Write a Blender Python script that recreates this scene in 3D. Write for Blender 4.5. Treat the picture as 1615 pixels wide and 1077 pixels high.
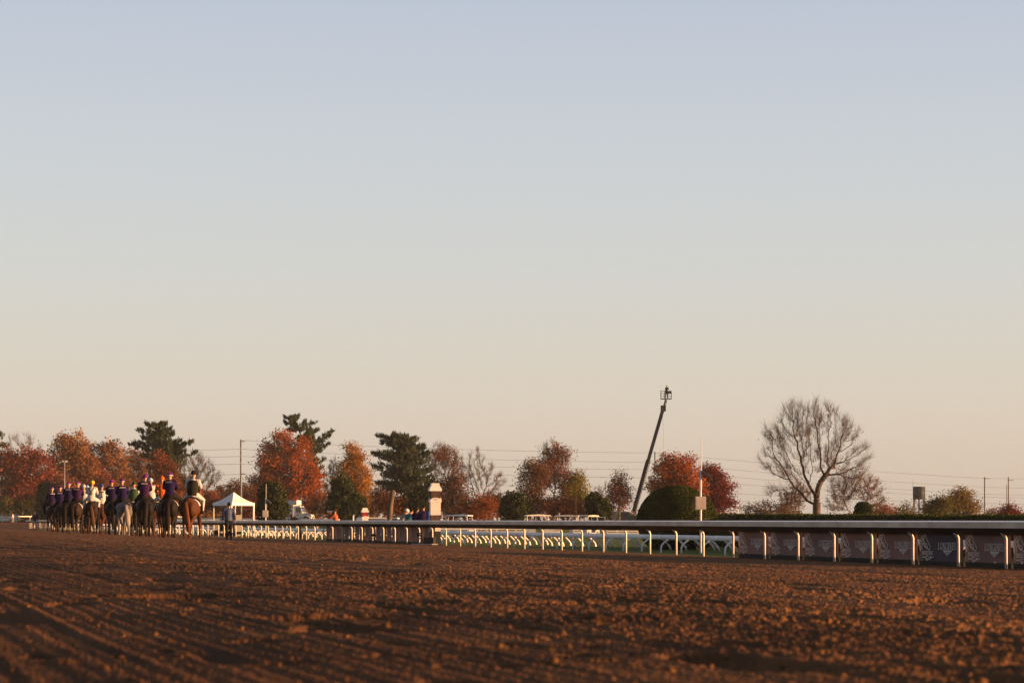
import bpy, bmesh, math, random
import numpy as np
from mathutils import Vector, Matrix
R = math.radians
sc = bpy.context.scene
for o in list(bpy.data.objects):
    bpy.data.objects.remove(o)
COL = sc.collection

# ------------------------------------------------------------------ camera
F, EYE, HOR, CX = 3780.0, 1.5, 820.0, 807.5      # focal length in photo pixels, eye height, horizon row, centre column
cd = bpy.data.cameras.new("camera")
cam = bpy.data.objects.new("camera", cd)
COL.objects.link(cam)
cam.location = (0, 0, EYE)
cam.rotation_euler = (R(90), 0, 0)
cd.sensor_width = 36
cd.lens = 36 * F / 1615
cd.shift_y = (HOR - 538.5) / 1615
cd.clip_start = 0.2
cd.clip_end = 6000
cd.dof.use_dof = True
cd.dof.focus_distance = 85
cd.dof.aperture_fstop = 6.5
sc.camera = cam

# ------------------------------------------------------------------ sky and sun
SUN_AZ, SUN_EL = R(99), R(3.9)                  # azimuth clockwise from +Y (the view direction)
w = bpy.data.worlds.new("World")
sc.world = w
w.use_nodes = True
nt = w.node_tree
nt.nodes.clear()
wo = nt.nodes.new("ShaderNodeOutputWorld")
bg = nt.nodes.new("ShaderNodeBackground")
sky = nt.nodes.new("ShaderNodeTexSky")
sky.sky_type = 'NISHITA'
sky.sun_disc = False
sky.sun_elevation = SUN_EL
sky.sun_rotation = SUN_AZ
sky.altitude = 300
sky.air_density = 1.0
sky.dust_density = 2.0
sky.ozone_density = 1.0
# the evening air: a soft white balance of the sky, pale blue high up and rose-cream in the low haze
tc = nt.nodes.new("ShaderNodeTexCoord")
sx = nt.nodes.new("ShaderNodeSeparateXYZ")
nt.links.new(tc.outputs['Generated'], sx.inputs[0])
rp = nt.nodes.new("ShaderNodeValToRGB")
SKY_RAMP = [(0.0, (0.69, 0.56, 0.46)), (0.0185, (0.705, 0.59, 0.49)), (0.045, (0.71, 0.635, 0.555)), (0.071, (0.69, 0.655, 0.605)),
            (0.11, (0.655, 0.665, 0.67)), (0.162, (0.605, 0.64, 0.705)), (0.212, (0.53, 0.583, 0.70)), (0.28, (0.44, 0.50, 0.65)), (0.45, (0.21, 0.225, 0.28)), (0.8, (0.12, 0.125, 0.155))]
cr = rp.color_ramp
while len(cr.elements) > 1:
    cr.elements.remove(cr.elements[-1])
cr.elements[0].position = SKY_RAMP[0][0]
cr.elements[0].color = (*SKY_RAMP[0][1], 1)
for p_, c_ in SKY_RAMP[1:]:
    e_ = cr.elements.new(p_)
    e_.color = (*c_, 1)
nt.links.new(sx.outputs['Z'], rp.inputs[0])
SKY_STR, EXPO = 0.10, 1.7
mulc = nt.nodes.new("ShaderNodeMix")
mulc.data_type = 'RGBA'
mulc.inputs[0].default_value = 0.85
sc_ = nt.nodes.new("ShaderNodeVectorMath")
sc_.operation = 'SCALE'
sc_.inputs['Scale'].default_value = 1.0 / SKY_STR / 2 ** EXPO
nt.links.new(rp.outputs[0], sc_.inputs[0])
nt.links.new(sky.outputs[0], mulc.inputs[6])
nt.links.new(sc_.outputs[0], mulc.inputs[7])
nt.links.new(mulc.outputs[2], bg.inputs[0])
bg.inputs[1].default_value = SKY_STR
nt.links.new(bg.outputs[0], wo.inputs[0])

sd = bpy.data.lights.new("sun", 'SUN')
sun = bpy.data.objects.new("sun", sd)
COL.objects.link(sun)
sd.energy = 5.0
sd.angle = R(0.6)
sd.color = (1.0, 0.50, 0.21)
S = Vector((math.sin(SUN_AZ) * math.cos(SUN_EL), math.cos(SUN_AZ) * math.cos(SUN_EL), math.sin(SUN_EL)))
sun.rotation_euler = S.to_track_quat('Z', 'Y').to_euler()

sc.view_settings.view_transform = 'Standard'
sc.view_settings.look = 'None'
sc.view_settings.exposure = EXPO
sc.view_settings.gamma = 1
sc.render.engine = 'CYCLES'
sc.cycles.max_bounces = 5
sc.cycles.diffuse_bounces = 3
sc.cycles.use_denoising = True

# ------------------------------------------------------------------ helpers
D = Vector((-0.2725, 0.9622, 0))                 # along the home straight, away from the camera
N = Vector((0.9622, 0.2725, 0))                  # across it, towards the infield
VR, UEND, RT = 25.3, 325.0, 110.0                # rail offset, end of the straight, turn radius
CT = N * (VR + RT) + D * UEND


# numpy value noise
def _hash(ix, iy, seed):
    h = (ix.astype(np.int64) * 374761393 + iy.astype(np.int64) * 668265263 + seed * 974634777) & 0xFFFFFFFF
    h = ((h ^ (h >> 13)) * 1274126177) & 0xFFFFFFFF
    h = h ^ (h >> 16)
    return (h & 0xFFFF).astype(np.float64) / 65535.0


def vnoise(x, y, seed=0):
    ix, iy = np.floor(x), np.floor(y)
    fx, fy = x - ix, y - iy
    fx = fx * fx * (3 - 2 * fx)
    fy = fy * fy * (3 - 2 * fy)
    a = _hash(ix, iy, seed)
    b = _hash(ix + 1, iy, seed)
    c = _hash(ix, iy + 1, seed)
    d = _hash(ix + 1, iy + 1, seed)
    return (a + (b - a) * fx) * (1 - fy) + (c + (d - c) * fx) * fy


def fbm(x, y, seed=0, o=3):
    t, a, s = 0, 0.5, 0
    for k in range(o):
        t = t + a * vnoise(x * 2 ** k, y * 2 ** k, seed + k)
        s += a
        a *= 0.5
    return t / s


def smst(x, a, b):
    t = np.clip((x - a) / (b - a), 0, 1)
    return t * t * (3 - 2 * t)


def at(px, py, Y):
    return Vector(((px - CX) / F * Y, Y, EYE - (py - HOR) / F * Y))


def uv_of(x, y):
    return x * D.x + y * D.y, x * N.x + y * N.y


def bank(v):
    """banking of the dirt: steady towards the inner rail, levelling off near the outer edge"""
    v = np.asarray(v, dtype=np.float64)
    z = 0.0
    for o_ in (-1.5, -0.75, 0.0, 0.75, 1.5):
        z = z + np.interp(np.minimum(v, VR) + o_, [-4, 0, 3, 6, 12, 18, VR, VR + 2], [-.42, -.385, -.395, -.46, -.675, -.955, -1.1, -1.14]) / 5
    return EYE + z


def dirt_z(x, y):
    """height of the banked dirt: highest at the outside, lowest at the inner rail"""
    u, v = uv_of(x, y)
    if u > UEND:
        v = VR + RT - math.hypot(x - CT.x, y - CT.y)
    return float(bank(v))


def hit(px, py):
    """point of the dirt seen at a photo pixel"""
    lo, hi = 3.0, 600.0
    for _ in range(60):
        m = (lo + hi) / 2
        p = at(px, py, m)
        if p.z > dirt_z(p.x, p.y):
            lo = m
        else:
            hi = m
    p = at(px, py, (lo + hi) / 2)
    p.z = dirt_z(p.x, p.y)
    return p


def track_pt(v, s, z=0.0):
    """point at offset v across and s along the track (straight, then the turn to the right)"""
    if s <= UEND:
        p = N * v + D * s
    else:
        r = VR + RT - v
        a = (s - UEND) / RT
        p = CT - N * (r * math.cos(a)) + D * (r * math.sin(a))
    return Vector((p.x, p.y, z))


def rise(x, y):
    """the infield climbs gently to about eye level towards the far turn"""
    u, v = uv_of(x, y)
    d = v - VR if u <= UEND else RT - math.hypot(x - CT.x, y - CT.y)
    return 1.32 * float(smst(d, 19, 32) * smst(y, 222, 315))


class MB:
    def __init__(self):
        self.v, self.f, self.m = [], [], []

    def add(self, vs, fs, m=0):
        b = len(self.v)
        self.v += [tuple(p) for p in vs]
        self.f += [tuple(i + b for i in f) for f in fs]
        self.m += [m] * len(fs)
        return self

    def box(self, c, s, rz=0.0, m=0, M=None):
        hx, hy, hz = s[0] / 2, s[1] / 2, s[2] / 2
        vs = [Vector((x, y, z)) for z in (-hz, hz) for x, y in ((-hx, -hy), (hx, -hy), (hx, hy), (-hx, hy))]
        T = M if M is not None else Matrix.Rotation(rz, 3, 'Z')
        vs = [T @ p + Vector(c) for p in vs]
        return self.add(vs, [(0, 3, 2, 1), (4, 5, 6, 7), (0, 1, 5, 4), (1, 2, 6, 5), (2, 3, 7, 6), (3, 0, 4, 7)], m)

    def beam(self, a, b, wd, h, m=0):
        a, b = Vector(a), Vector(b)
        t = (b - a)
        q = t.to_track_quat('Y', 'Z').to_matrix()
        return self.box((a + b) / 2, (wd, t.length, h), m=m, M=q)

    def tube(self, pts, rad, n=8, m=0, cap=True, ref=None):
        pts = [Vector(p) for p in pts]
        if not hasattr(rad, '__len__'):
            rad = [rad] * len(pts)
        rad = [(r, r) if not hasattr(r, '__len__') else r for r in rad]
        vs, fs = [], []
        k = len(pts)
        if ref is None:
            tot = pts[-1] - pts[0]
            ref = Vector((1, 0, 0)) if abs(tot.normalized().x if tot.length else 0) < 0.8 else Vector((0, 1, 0))
        ref = Vector(ref)
        for i, p in enumerate(pts):
            t = (pts[min(i + 1, k - 1)] - pts[max(i - 1, 0)])
            t = t.normalized() if t.length > 1e-9 else Vector((0, 0, 1))
            a = ref - t * ref.dot(t)
            a = a.normalized() if a.length > 1e-6 else t.orthogonal().normalized()
            b = t.cross(a)
            for j in range(n):
                an = 2 * math.pi * j / n
                vs.append(p + a * (math.cos(an) * rad[i][0]) + b * (math.sin(an) * rad[i][1]))
        for i in range(k - 1):
            for j in range(n):
                j2 = (j + 1) % n
                fs.append((i * n + j, i * n + j2, (i + 1) * n + j2, (i + 1) * n + j))
        if cap:
            fs.append(tuple(reversed(range(n))))
            fs.append(tuple((k - 1) * n + j for j in range(n)))
        return self.add(vs, fs, m)

    def ell(self, c, r, nu=12, nv=8, m=0, M=None):
        vs, fs = [], []
        c = Vector(c)
        for i in range(nv + 1):
            th = math.pi * i / nv
            for j in range(nu):
                ph = 2 * math.pi * j / nu
                p = Vector((r[0] * math.sin(th) * math.cos(ph), r[1] * math.sin(th) * math.sin(ph), r[2] * math.cos(th)))
                vs.append((M @ p if M is not None else p) + c)
        for i in range(nv):
            for j in range(nu):
                j2 = (j + 1) % nu
                fs.append((i * nu + j, (i + 1) * nu + j, (i + 1) * nu + j2, i * nu + j2))
        return self.add(vs, fs, m)

    def prism(self, poly, y0, y1, m=0):
        """polygon in the x-z plane pulled along y"""
        n = len(poly)
        vs = [(x, y0, z) for x, z in poly] + [(x, y1, z) for x, z in poly]
        fs = [tuple(range(n)), tuple(reversed(range(n, 2 * n)))]
        fs += [(i, i + n, (i + 1) % n + n, (i + 1) % n) for i in range(n)]
        return self.add(vs, fs, m)

    def mesh(self, name, mats=(), smooth=False):
        me = bpy.data.meshes.new(name)
        me.from_pydata(self.v, [], self.f)
        for m in mats:
            me.materials.append(m)
        if len(mats) > 1:
            me.polygons.foreach_set('material_index', self.m)
        bm = bmesh.new()
        bm.from_mesh(me)
        bmesh.ops.recalc_face_normals(bm, faces=bm.faces)
        bm.to_mesh(me)
        bm.free()
        if smooth:
            me.polygons.foreach_set('use_smooth', [True] * len(me.polygons))
        me.update()
        return me

    def build(self, name, mats, parent=None, smooth=False, loc=None):
        if not isinstance(mats, (list, tuple)):
            mats = [mats]
        return link(name, self.mesh(name, mats, smooth), parent, loc)


def link(name, me, parent=None, loc=None):
    o = bpy.data.objects.new(name, me)
    COL.objects.link(o)
    if parent is not None:
        o.parent = parent
    if loc is not None:
        o.location = loc
    return o


def tag(o, label, cat, group=None):
    o['label'] = label
    o['category'] = cat
    if group:
        o['group'] = group
    return o


def thing(name, label, cat, loc=(0, 0, 0), rz=0.0, group=None, s=1.0):
    o = bpy.data.objects.new(name, None)
    COL.objects.link(o)
    o.location = loc
    o.rotation_euler = (0, 0, rz)
    o.scale = (s, s, s)
    o.empty_display_size = 0.3
    return tag(o, label, cat, group)


def shared(name, me, mat, parent, loc=None):
    """an object on shared mesh data with a material of its own"""
    if len(me.materials) == 0:
        me.materials.append(None)
    o = link(name, me, parent, loc)
    o.material_slots[0].link = 'OBJECT'
    o.material_slots[0].material = mat
    return o


def np_mesh(name, V, Fq, mats=(), smooth=False):
    me = bpy.data.meshes.new(name)
    V = np.asarray(V, dtype=np.float32)
    Fq = np.asarray(Fq, dtype=np.int32)
    k = Fq.shape[1]
    me.vertices.add(len(V))
    me.vertices.foreach_set('co', V.ravel())
    me.loops.add(Fq.size)
    me.loops.foreach_set('vertex_index', Fq.ravel())
    me.polygons.add(len(Fq))
    me.polygons.foreach_set('loop_start', np.arange(0, Fq.size, k, dtype=np.int32))
    if smooth:
        me.polygons.foreach_set('use_smooth', np.ones(len(Fq), dtype=bool))
    for m in mats:
        me.materials.append(m)
    me.update(calc_edges=True)
    return me


def remesh(mb, voxel, smooth=6, name='m'):
    """one continuous skin over overlapping closed shapes"""
    o = link(name, mb.mesh(name), None)
    md = o.modifiers.new('r', 'REMESH')
    md.mode = 'VOXEL'
    md.voxel_size = voxel
    if smooth:
        sm = o.modifiers.new('s', 'SMOOTH')
        sm.iterations = smooth
        sm.factor = 0.5
    dg = bpy.context.evaluated_depsgraph_get()
    me = bpy.data.meshes.new_from_object(o.evaluated_get(dg))
    me.name = name
    bpy.data.objects.remove(o)
    me.polygons.foreach_set('use_smooth', [True] * len(me.polygons))
    return me


# ------------------------------------------------------------------ materials
def mat(name, col, rough=0.7, metal=0.0, var=0.12, scale=3.0, bump=0.0, bscale=30.0, spec=0.3):
    m = bpy.data.materials.new(name)
    m.use_nodes = True
    t = m.node_tree
    b = t.nodes['Principled BSDF']
    b.inputs['Roughness'].default_value = rough
    b.inputs['Metallic'].default_value = metal
    b.inputs['Specular IOR Level'].default_value = spec
    co = t.nodes.new('ShaderNodeTexCoord')
    nz = t.nodes.new('ShaderNodeTexNoise')
    nz.inputs['Scale'].default_value = scale
    nz.inputs['Detail'].default_value = 5
    t.links.new(co.outputs['Object'], nz.inputs['Vector'])
    r = t.nodes.new('ShaderNodeValToRGB')
    lo = [max(c * (1 - var * 1.6), 0) for c in col]
    hi = [min(c * (1 + var), 1) for c in col]
    r.color_ramp.elements[0].position = 0.3
    r.color_ramp.elements[1].position = 0.7
    r.color_ramp.elements[0].color = (*lo, 1)
    r.color_ramp.elements[1].color = (*hi, 1)
    t.links.new(nz.outputs['Fac'], r.inputs[0])
    t.links.new(r.outputs[0], b.inputs['Base Color'])
    if bump:
        n2 = t.nodes.new('ShaderNodeTexNoise')
        n2.inputs['Scale'].default_value = bscale
        n2.inputs['Detail'].default_value = 4
        t.links.new(co.outputs['Object'], n2.inputs['Vector'])
        bp = t.nodes.new('ShaderNodeBump')
        bp.inputs['Strength'].default_value = bump
        bp.inputs['Distance'].default_value = 0.03
        t.links.new(n2.outputs['Fac'], bp.inputs['Height'])
        t.links.new(bp.outputs[0], b.inputs['Normal'])
    return m


def leaf_mat(name, cols, clump=0.5, trans=0.38):
    """leaves: each leaf gets its own tone, clumps of the crown lean to one tone or another"""
    m = bpy.data.materials.new(name)
    m.use_nodes = True
    t = m.node_tree
    t.nodes.clear()
    out = t.nodes.new('ShaderNodeOutputMaterial')
    ge = t.nodes.new('ShaderNodeNewGeometry')
    co = t.nodes.new('ShaderNodeTexCoord')
    nz = t.nodes.new('ShaderNodeTexNoise')
    nz.inputs['Scale'].default_value = clump
    nz.inputs['Detail'].default_value = 2
    t.links.new(co.outputs['Object'], nz.inputs['Vector'])
    mx = t.nodes.new('ShaderNodeMath')
    mx.operation = 'MULTIPLY_ADD'
    mx.inputs[1].default_value = 0.45
    t.links.new(ge.outputs['Random Per Island'], mx.inputs[0])
    sb = t.nodes.new('ShaderNodeMath')
    sb.operation = 'MULTIPLY_ADD'
    sb.inputs[1].default_value = 1.5
    sb.inputs[2].default_value = -0.5
    t.links.new(nz.outputs['Fac'], sb.inputs[0])
    t.links.new(sb.outputs[0], mx.inputs[2])
    r = t.nodes.new('ShaderNodeValToRGB')
    els = r.color_ramp.elements
    k = len(cols)
    while len(els) < k:
        els.new(0.5)
    for i, c in enumerate(cols):
        els[i].position = 0.1 + 0.8 * i / max(k - 1, 1)
        els[i].color = (*c, 1)
    t.links.new(mx.outputs[0], r.inputs[0])
    d = t.nodes.new('ShaderNodeBsdfDiffuse')
    tr = t.nodes.new('ShaderNodeBsdfTranslucent')
    ms = t.nodes.new('ShaderNodeMixShader')
    ms.inputs[0].default_value = trans
    t.links.new(r.outputs[0], d.inputs[0])
    t.links.new(r.outputs[0], tr.inputs[0])
    t.links.new(d.outputs[0], ms.inputs[1])
    t.links.new(tr.outputs[0], ms.inputs[2])
    t.links.new(ms.outputs[0], out.inputs[0])
    return m


def dirt_mat():
    m = bpy.data.materials.new('track dirt')
    m.use_nodes = True
    t = m.node_tree
    b = t.nodes['Principled BSDF']
    b.inputs['Roughness'].default_value = 0.95
    b.inputs['Specular IOR Level'].default_value = 0.05
    co = t.nodes.new('ShaderNodeTexCoord')
    n1 = t.nodes.new('ShaderNodeTexNoise')
    n1.inputs['Scale'].default_value = 0.8
    n1.inputs['Detail'].default_value = 6
    n2 = t.nodes.new('ShaderNodeTexNoise')
    n2.inputs['Scale'].default_value = 22
    n2.inputs['Detail'].default_value = 6
    n2.inputs['Roughness'].default_value = 0.7
    for n in (n1, n2):
        t.links.new(co.outputs['Object'], n.inputs['Vector'])
    ad = t.nodes.new('ShaderNodeMath')
    ad.operation = 'ADD'
    t.links.new(n1.outputs['Fac'], ad.inputs[0])
    t.links.new(n2.outputs['Fac'], ad.inputs[1])
    r = t.nodes.new('ShaderNodeValToRGB')
    r.color_ramp.elements[0].position = 0.35
    r.color_ramp.elements[1].position = 0.65
    r.color_ramp.elements[0].color = (0.072, 0.041, 0.023, 1)
    r.color_ramp.elements[1].color = (0.26, 0.124, 0.052, 1)
    hf = t.nodes.new('ShaderNodeMath')
    hf.operation = 'MULTIPLY'
    hf.inputs[1].default_value = 0.5
    t.links.new(ad.outputs[0], hf.inputs[0])
    t.links.new(hf.outputs[0], r.inputs[0])
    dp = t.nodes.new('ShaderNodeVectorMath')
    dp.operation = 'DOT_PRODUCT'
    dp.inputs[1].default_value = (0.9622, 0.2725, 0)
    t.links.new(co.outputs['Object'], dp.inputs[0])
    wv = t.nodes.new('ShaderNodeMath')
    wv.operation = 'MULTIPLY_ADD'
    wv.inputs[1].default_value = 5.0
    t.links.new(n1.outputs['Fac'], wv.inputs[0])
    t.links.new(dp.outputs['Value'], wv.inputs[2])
    mr = t.nodes.new('ShaderNodeMapRange')  # darkens the outer strip: its shade is put into the colour
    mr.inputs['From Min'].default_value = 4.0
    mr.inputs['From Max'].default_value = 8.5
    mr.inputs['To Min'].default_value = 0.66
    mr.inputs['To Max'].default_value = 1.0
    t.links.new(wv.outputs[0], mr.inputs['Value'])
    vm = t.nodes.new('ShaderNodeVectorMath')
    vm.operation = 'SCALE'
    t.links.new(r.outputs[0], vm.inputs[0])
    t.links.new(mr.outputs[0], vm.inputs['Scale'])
    t.links.new(vm.outputs[0], b.inputs['Base Color'])
    bp = t.nodes.new('ShaderNodeBump')
    bp.inputs['Strength'].default_value = 0.6
    bp.inputs['Distance'].default_value = 0.02
    t.links.new(n2.outputs['Fac'], bp.inputs['Height'])
    t.links.new(bp.outputs[0], b.inputs['Normal'])
    return m


def grass_mat():
    m = bpy.data.materials.new('turf')
    m.use_nodes = True
    t = m.node_tree
    b = t.nodes['Principled BSDF']
    b.inputs['Roughness'].default_value = 0.9
    b.inputs['Specular IOR Level'].default_value = 0.1
    co = t.nodes.new('ShaderNodeTexCoord')
    n1 = t.nodes.new('ShaderNodeTexNoise')
    n1.inputs['Scale'].default_value = 0.25
    n1.inputs['Detail'].default_value = 8
    n1.inputs['Roughness'].default_value = 0.7
    t.links.new(co.outputs['Object'], n1.inputs['Vector'])
    r = t.nodes.new('ShaderNodeValToRGB')
    r.color_ramp.elements[0].position = 0.3
    r.color_ramp.elements[1].position = 0.7
    r.color_ramp.elements[0].color = (0.065, 0.105, 0.022, 1)
    r.color_ramp.elements[1].color = (0.16, 0.19, 0.04, 1)
    t.links.new(n1.outputs['Fac'], r.inputs[0])
    t.links.new(r.outputs[0], b.inputs['Base Color'])
    n2 = t.nodes.new('ShaderNodeTexNoise')
    n2.inputs['Scale'].default_value = 30
    n2.inputs['Detail'].default_value = 4
    t.links.new(co.outputs['Object'], n2.inputs['Vector'])
    bp = t.nodes.new('ShaderNodeBump')
    bp.inputs['Strength'].default_value = 1.0
    bp.inputs['Distance'].default_value = 0.08
    t.links.new(n2.outputs['Fac'], bp.inputs['Height'])
    t.links.new(bp.outputs[0], b.inputs['Normal'])
    return m


M = {}
M['white'] = mat('white paint', (0.62, 0.61, 0.60), 0.45, var=0.10, scale=2.0, bump=0.1)
M['post'] = mat('post paint', (0.66, 0.63, 0.58), 0.45, var=0.12, scale=6.0)
M['cover'] = mat('grey rail cover', (0.50, 0.43, 0.37), 0.5, var=0.18, scale=1.2, bump=0.15, bscale=12)  # shade of the rail's front lip greyed into the colour
M['covertop'] = mat('pale rail top', (0.82, 0.82, 0.83), 0.4, var=0.08, scale=1.5, spec=0.5)  # sky and sun on the rail top painted in as a paler tone
M['under'] = mat('dark underside', (0.022, 0.017, 0.014), 0.8, var=0.3)  # shade under the cover deepened in the colour
M['greywhite'] = mat('turf rail plastic', (0.68, 0.72, 0.78), 0.4, var=0.12, scale=3.0, bump=0.2, bscale=9)
M['maroon'] = mat('maroon banner', (0.20, 0.10, 0.09), 0.65, var=0.15, scale=1.0, bump=0.2, bscale=5)
M['plum'] = mat('plum banner', (0.16, 0.085, 0.085), 0.65, var=0.15, scale=1.0, bump=0.2, bscale=5)
M['navyb'] = mat('navy banner', (0.034, 0.032, 0.056), 0.65, var=0.15, scale=1.0, bump=0.2, bscale=5)
M['oldbanner'] = mat('faded banner', (0.25, 0.115, 0.095), 0.7, var=0.25, scale=2.5, bump=0.2, bscale=5)
M['bottom_band'] = mat('black skirt', (0.010, 0.010, 0.012), 0.8)  # near-black band along the foot of the banners
M['ink'] = mat('silver print', (0.62, 0.58, 0.57), 0.6, var=0.05)
M['inkdim'] = mat('dim print', (0.20, 0.14, 0.14), 0.7, var=0.1)
M['black'] = mat('black', (0.012, 0.012, 0.013), 0.5)
M['rubber'] = mat('tyre rubber', (0.018, 0.018, 0.018), 0.85)
M['steel'] = mat('galvanised steel', (0.42, 0.43, 0.44), 0.45, metal=0.5)
M['glass'] = mat('dark glass', (0.03, 0.04, 0.05), 0.08, spec=0.8)
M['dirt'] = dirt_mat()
M['grass'] = grass_mat()
M['bark'] = mat('bark', (0.10, 0.075, 0.055), 0.9, var=0.35, scale=2.5, bump=0.6, bscale=8)
M['barkdark'] = mat('dark bark', (0.050, 0.034, 0.026), 0.9, var=0.35, scale=2.5, bump=0.6, bscale=8)
M['twig'] = mat('twigs', (0.080, 0.048, 0.034), 0.9, var=0.3, scale=1.0)
M['wood'] = mat('weathered pole wood', (0.19, 0.165, 0.14), 0.85, var=0.25, scale=3)
M['skin'] = mat('skin', (0.32, 0.18, 0.125), 0.55, var=0.05)
M['eye'] = mat('eye', (0.02, 0.015, 0.012), 0.2)

# ------------------------------------------------------------------ ground
def struct(o):
    o['kind'] = 'structure'
    return o


gb = MB()
gs = MB()
gx, gy = [-70 + 5 * i for i in range(48)], [215 + 5 * i for i in range(50)]
gs.add([(x, y, rise(x, y) + 0.006 - (0.05 if rise(x, y) < 0.01 else 0)) for y in gy for x in gx],
       [(j * 48 + i, j * 48 + i + 1, (j + 1) * 48 + i + 1, (j + 1) * 48 + i) for j in range(49) for i in range(47)])
struct(gs.build('infield_slope', M['grass'], smooth=True))
gb.add([(-2500, -400, 0), (2500, -400, 0), (2500, 4000, 0), (-2500, 4000, 0)], [(0, 1, 2, 3)])
struct(gb.build('grass', M['grass']))

# the banked dirt track: home straight, then the far turn to the right
VO = -2.0                                         # outer edge
vs, fs = [], []
ss = [-40 + 5 * i for i in range(74)] + [UEND + 4 * i for i in range(1, 90)]
vv = [VO + i * (VR + 0.55 - VO) / 14 for i in range(15)]
for s in ss:
    for v in vv:
        p = track_pt(v, s)
        dist = p.length
        drop = 0.07 * (1 - float(smst(np.array(dist), 120, 150)))
        vs.append((p.x, p.y, float(bank(v)) - (v > VR) * (v - VR) * 0.033 - drop))
    for v, z in ((VR + 0.9, 0.30), (VR + 1.3, -0.02)):
        p = track_pt(v, s)
        vs.append((p.x, p.y, z))
nv = len(vv) + 2
for i in range(len(ss) - 1):
    for j in range(nv - 1):
        a = i * nv + j
        fs.append((a, a + 1, a + nv + 1, a + nv))
tb = MB()
tb.add(vs, fs)
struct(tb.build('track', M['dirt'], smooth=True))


def lumps(u, v, Y):
    """harrowed, hoof-churned dirt"""
    wu = u + 0.07 * (vnoise(u * 4.3, v * 4.3, 91) - 0.5)
    wv = v + 0.07 * (vnoise(u * 4.1, v * 4.5, 92) - 0.5)
    L = smst(fbm(u * 0.13, v * 0.7, 5, 3), 0.42, 0.64) * smst(v, 1.0, 3.5)
    Lm = np.clip(0.75 * L + 0.7 * smst(v, 4.6, 9.5), 0, 1.0)
    Lm = Lm * (1 - 0.8 * smst(v, 22.4, 23.6))
    h = Lm * 0.011 * smst(vnoise(wu * 19.0, wv * 22.0, 11), 0.35, 1.0)
    h = h + Lm * 0.012 * smst(vnoise(wu * 42.0, wv * 48.0, 12), 0.3, 1.0)
    h = h + (0.15 + 0.85 * Lm) * 0.0085 * vnoise(wu * 80.0, wv * 88.0, 13)
    h = h + (0.75 + 0.25 * Lm) * 0.0056 * vnoise(u * 133.0, v * 141.0, 14)
    h = h + 0.0044 * vnoise(u * 250.0, v * 260.0, 17)
    # lone crumbs thrown on to the smoother part
    h = h + 0.011 * smst(vnoise(wu * 12.3 + 7.1, wv * 13.7, 15), 0.925, 0.99) * (0.4 + 1.1 * vnoise(u * 70, v * 70, 16))
    # harrow grooves along the track, hoof hollows
    g = 0.30 * np.sin(v * 84.0 + 6.0 * vnoise(u * 0.25, v * 1.1, 20)) + 1.7 * (vnoise(u * 0.08, v * 5.3, 21) - 0.5) + 1.5 * (vnoise(u * 0.25, v * 17.0, 22) - 0.5)
    h = h + 0.0046 * g * (1.15 - 0.80 * Lm) * (0.25 + 1.2 * vnoise(u * 0.3, v * 0.9, 23))
    hp = vnoise(u * 1.7, v * 2.9, 31)
    hq = vnoise(u * 4.1, v * 5.3, 33)
    h = h - 0.030 * smst(hp, 0.72, 0.9) - 0.016 * smst(hq, 0.78, 0.93) + 0.007 * smst(hp, 0.60, 0.72) * Lm + 0.012 * (vnoise(u * 0.35, v * 1.2, 32) - 0.5)
    return h


t = np.concatenate([np.linspace(-0.40, -0.235, 60)[:-1], np.linspace(-0.235, 0.235, 1120), np.linspace(0.235, 0.40, 60)[1:]])
Y = 2.6 * np.exp(np.arange(0, 1270) * 0.0032)
TT, YY = np.meshgrid(t, Y)
X = TT * YY
U = X * D.x + YY * D.y
V = X * N.x + YY * N.y
Z = bank(V) + lumps(U, V, YY)
Z = Z - 0.10 * smst(YY, 140, 151)
ok = (V < VR + 0.5) & (V > VO)
q = ok[:-1, :-1] & ok[1:, :-1] & ok[:-1, 1:] & ok[1:, 1:]
idx = np.arange(TT.size).reshape(TT.shape)
Fq = np.stack([idx[:-1, :-1][q], idx[:-1, 1:][q], idx[1:, 1:][q], idx[1:, :-1][q]], 1)
used = np.zeros(TT.size, bool)
used[Fq.ravel()] = True
remap = np.cumsum(used) - 1
VV = np.stack([X.ravel(), YY.ravel(), Z.ravel()], 1)[used]
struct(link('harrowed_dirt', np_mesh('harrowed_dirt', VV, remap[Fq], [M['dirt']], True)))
del TT, YY, X, U, V, Z, VV, Fq

# loose clods
rng = np.random.default_rng(7)
ico = bmesh.new()
bmesh.ops.create_icosphere(ico, subdivisions=1, radius=1.0)
icv = np.array([v.co[:] for v in ico.verts])
icf = np.array([[v.index for v in f.verts] for f in ico.faces])
ico.free()
nC = 12000
yy = 3.4 * np.exp(rng.random(nC) * 2.95)
tt = rng.uniform(-0.26, 0.26, nC)
xx = tt * yy
uu = xx * D.x + yy * D.y
v_ = xx * N.x + yy * N.y
keep = (rng.random(nC) < 0.22 + 0.78 * smst(v_, 1.5, 6)) & (v_ < VR - 0.5)
xx, yy, uu, v_ = xx[keep], yy[keep], uu[keep], v_[keep]
nC = len(xx)
r = 0.0025 + 0.0105 * rng.random(nC) ** 5.0
zz = bank(v_) + lumps(uu, v_, yy)
sh = rng.uniform(0.5, 1.3, (nC, len(icv), 1))
axs = rng.uniform(0.7, 1.3, (nC, 1, 3))
P = icv[None] * sh * axs * r[:, None, None]
P[:, :, 0] += xx[:, None]
P[:, :, 1] += yy[:, None]
P[:, :, 2] += zz[:, None] + 0.2 * r[:, None]
Fc = (icf[None] + (np.arange(nC) * len(icv))[:, None, None]).reshape(-1, 3)
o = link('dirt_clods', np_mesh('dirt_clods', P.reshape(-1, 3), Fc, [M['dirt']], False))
o['kind'] = 'stuff'
o['label'] = 'loose brown clods scattered over the harrowed dirt track'


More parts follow.
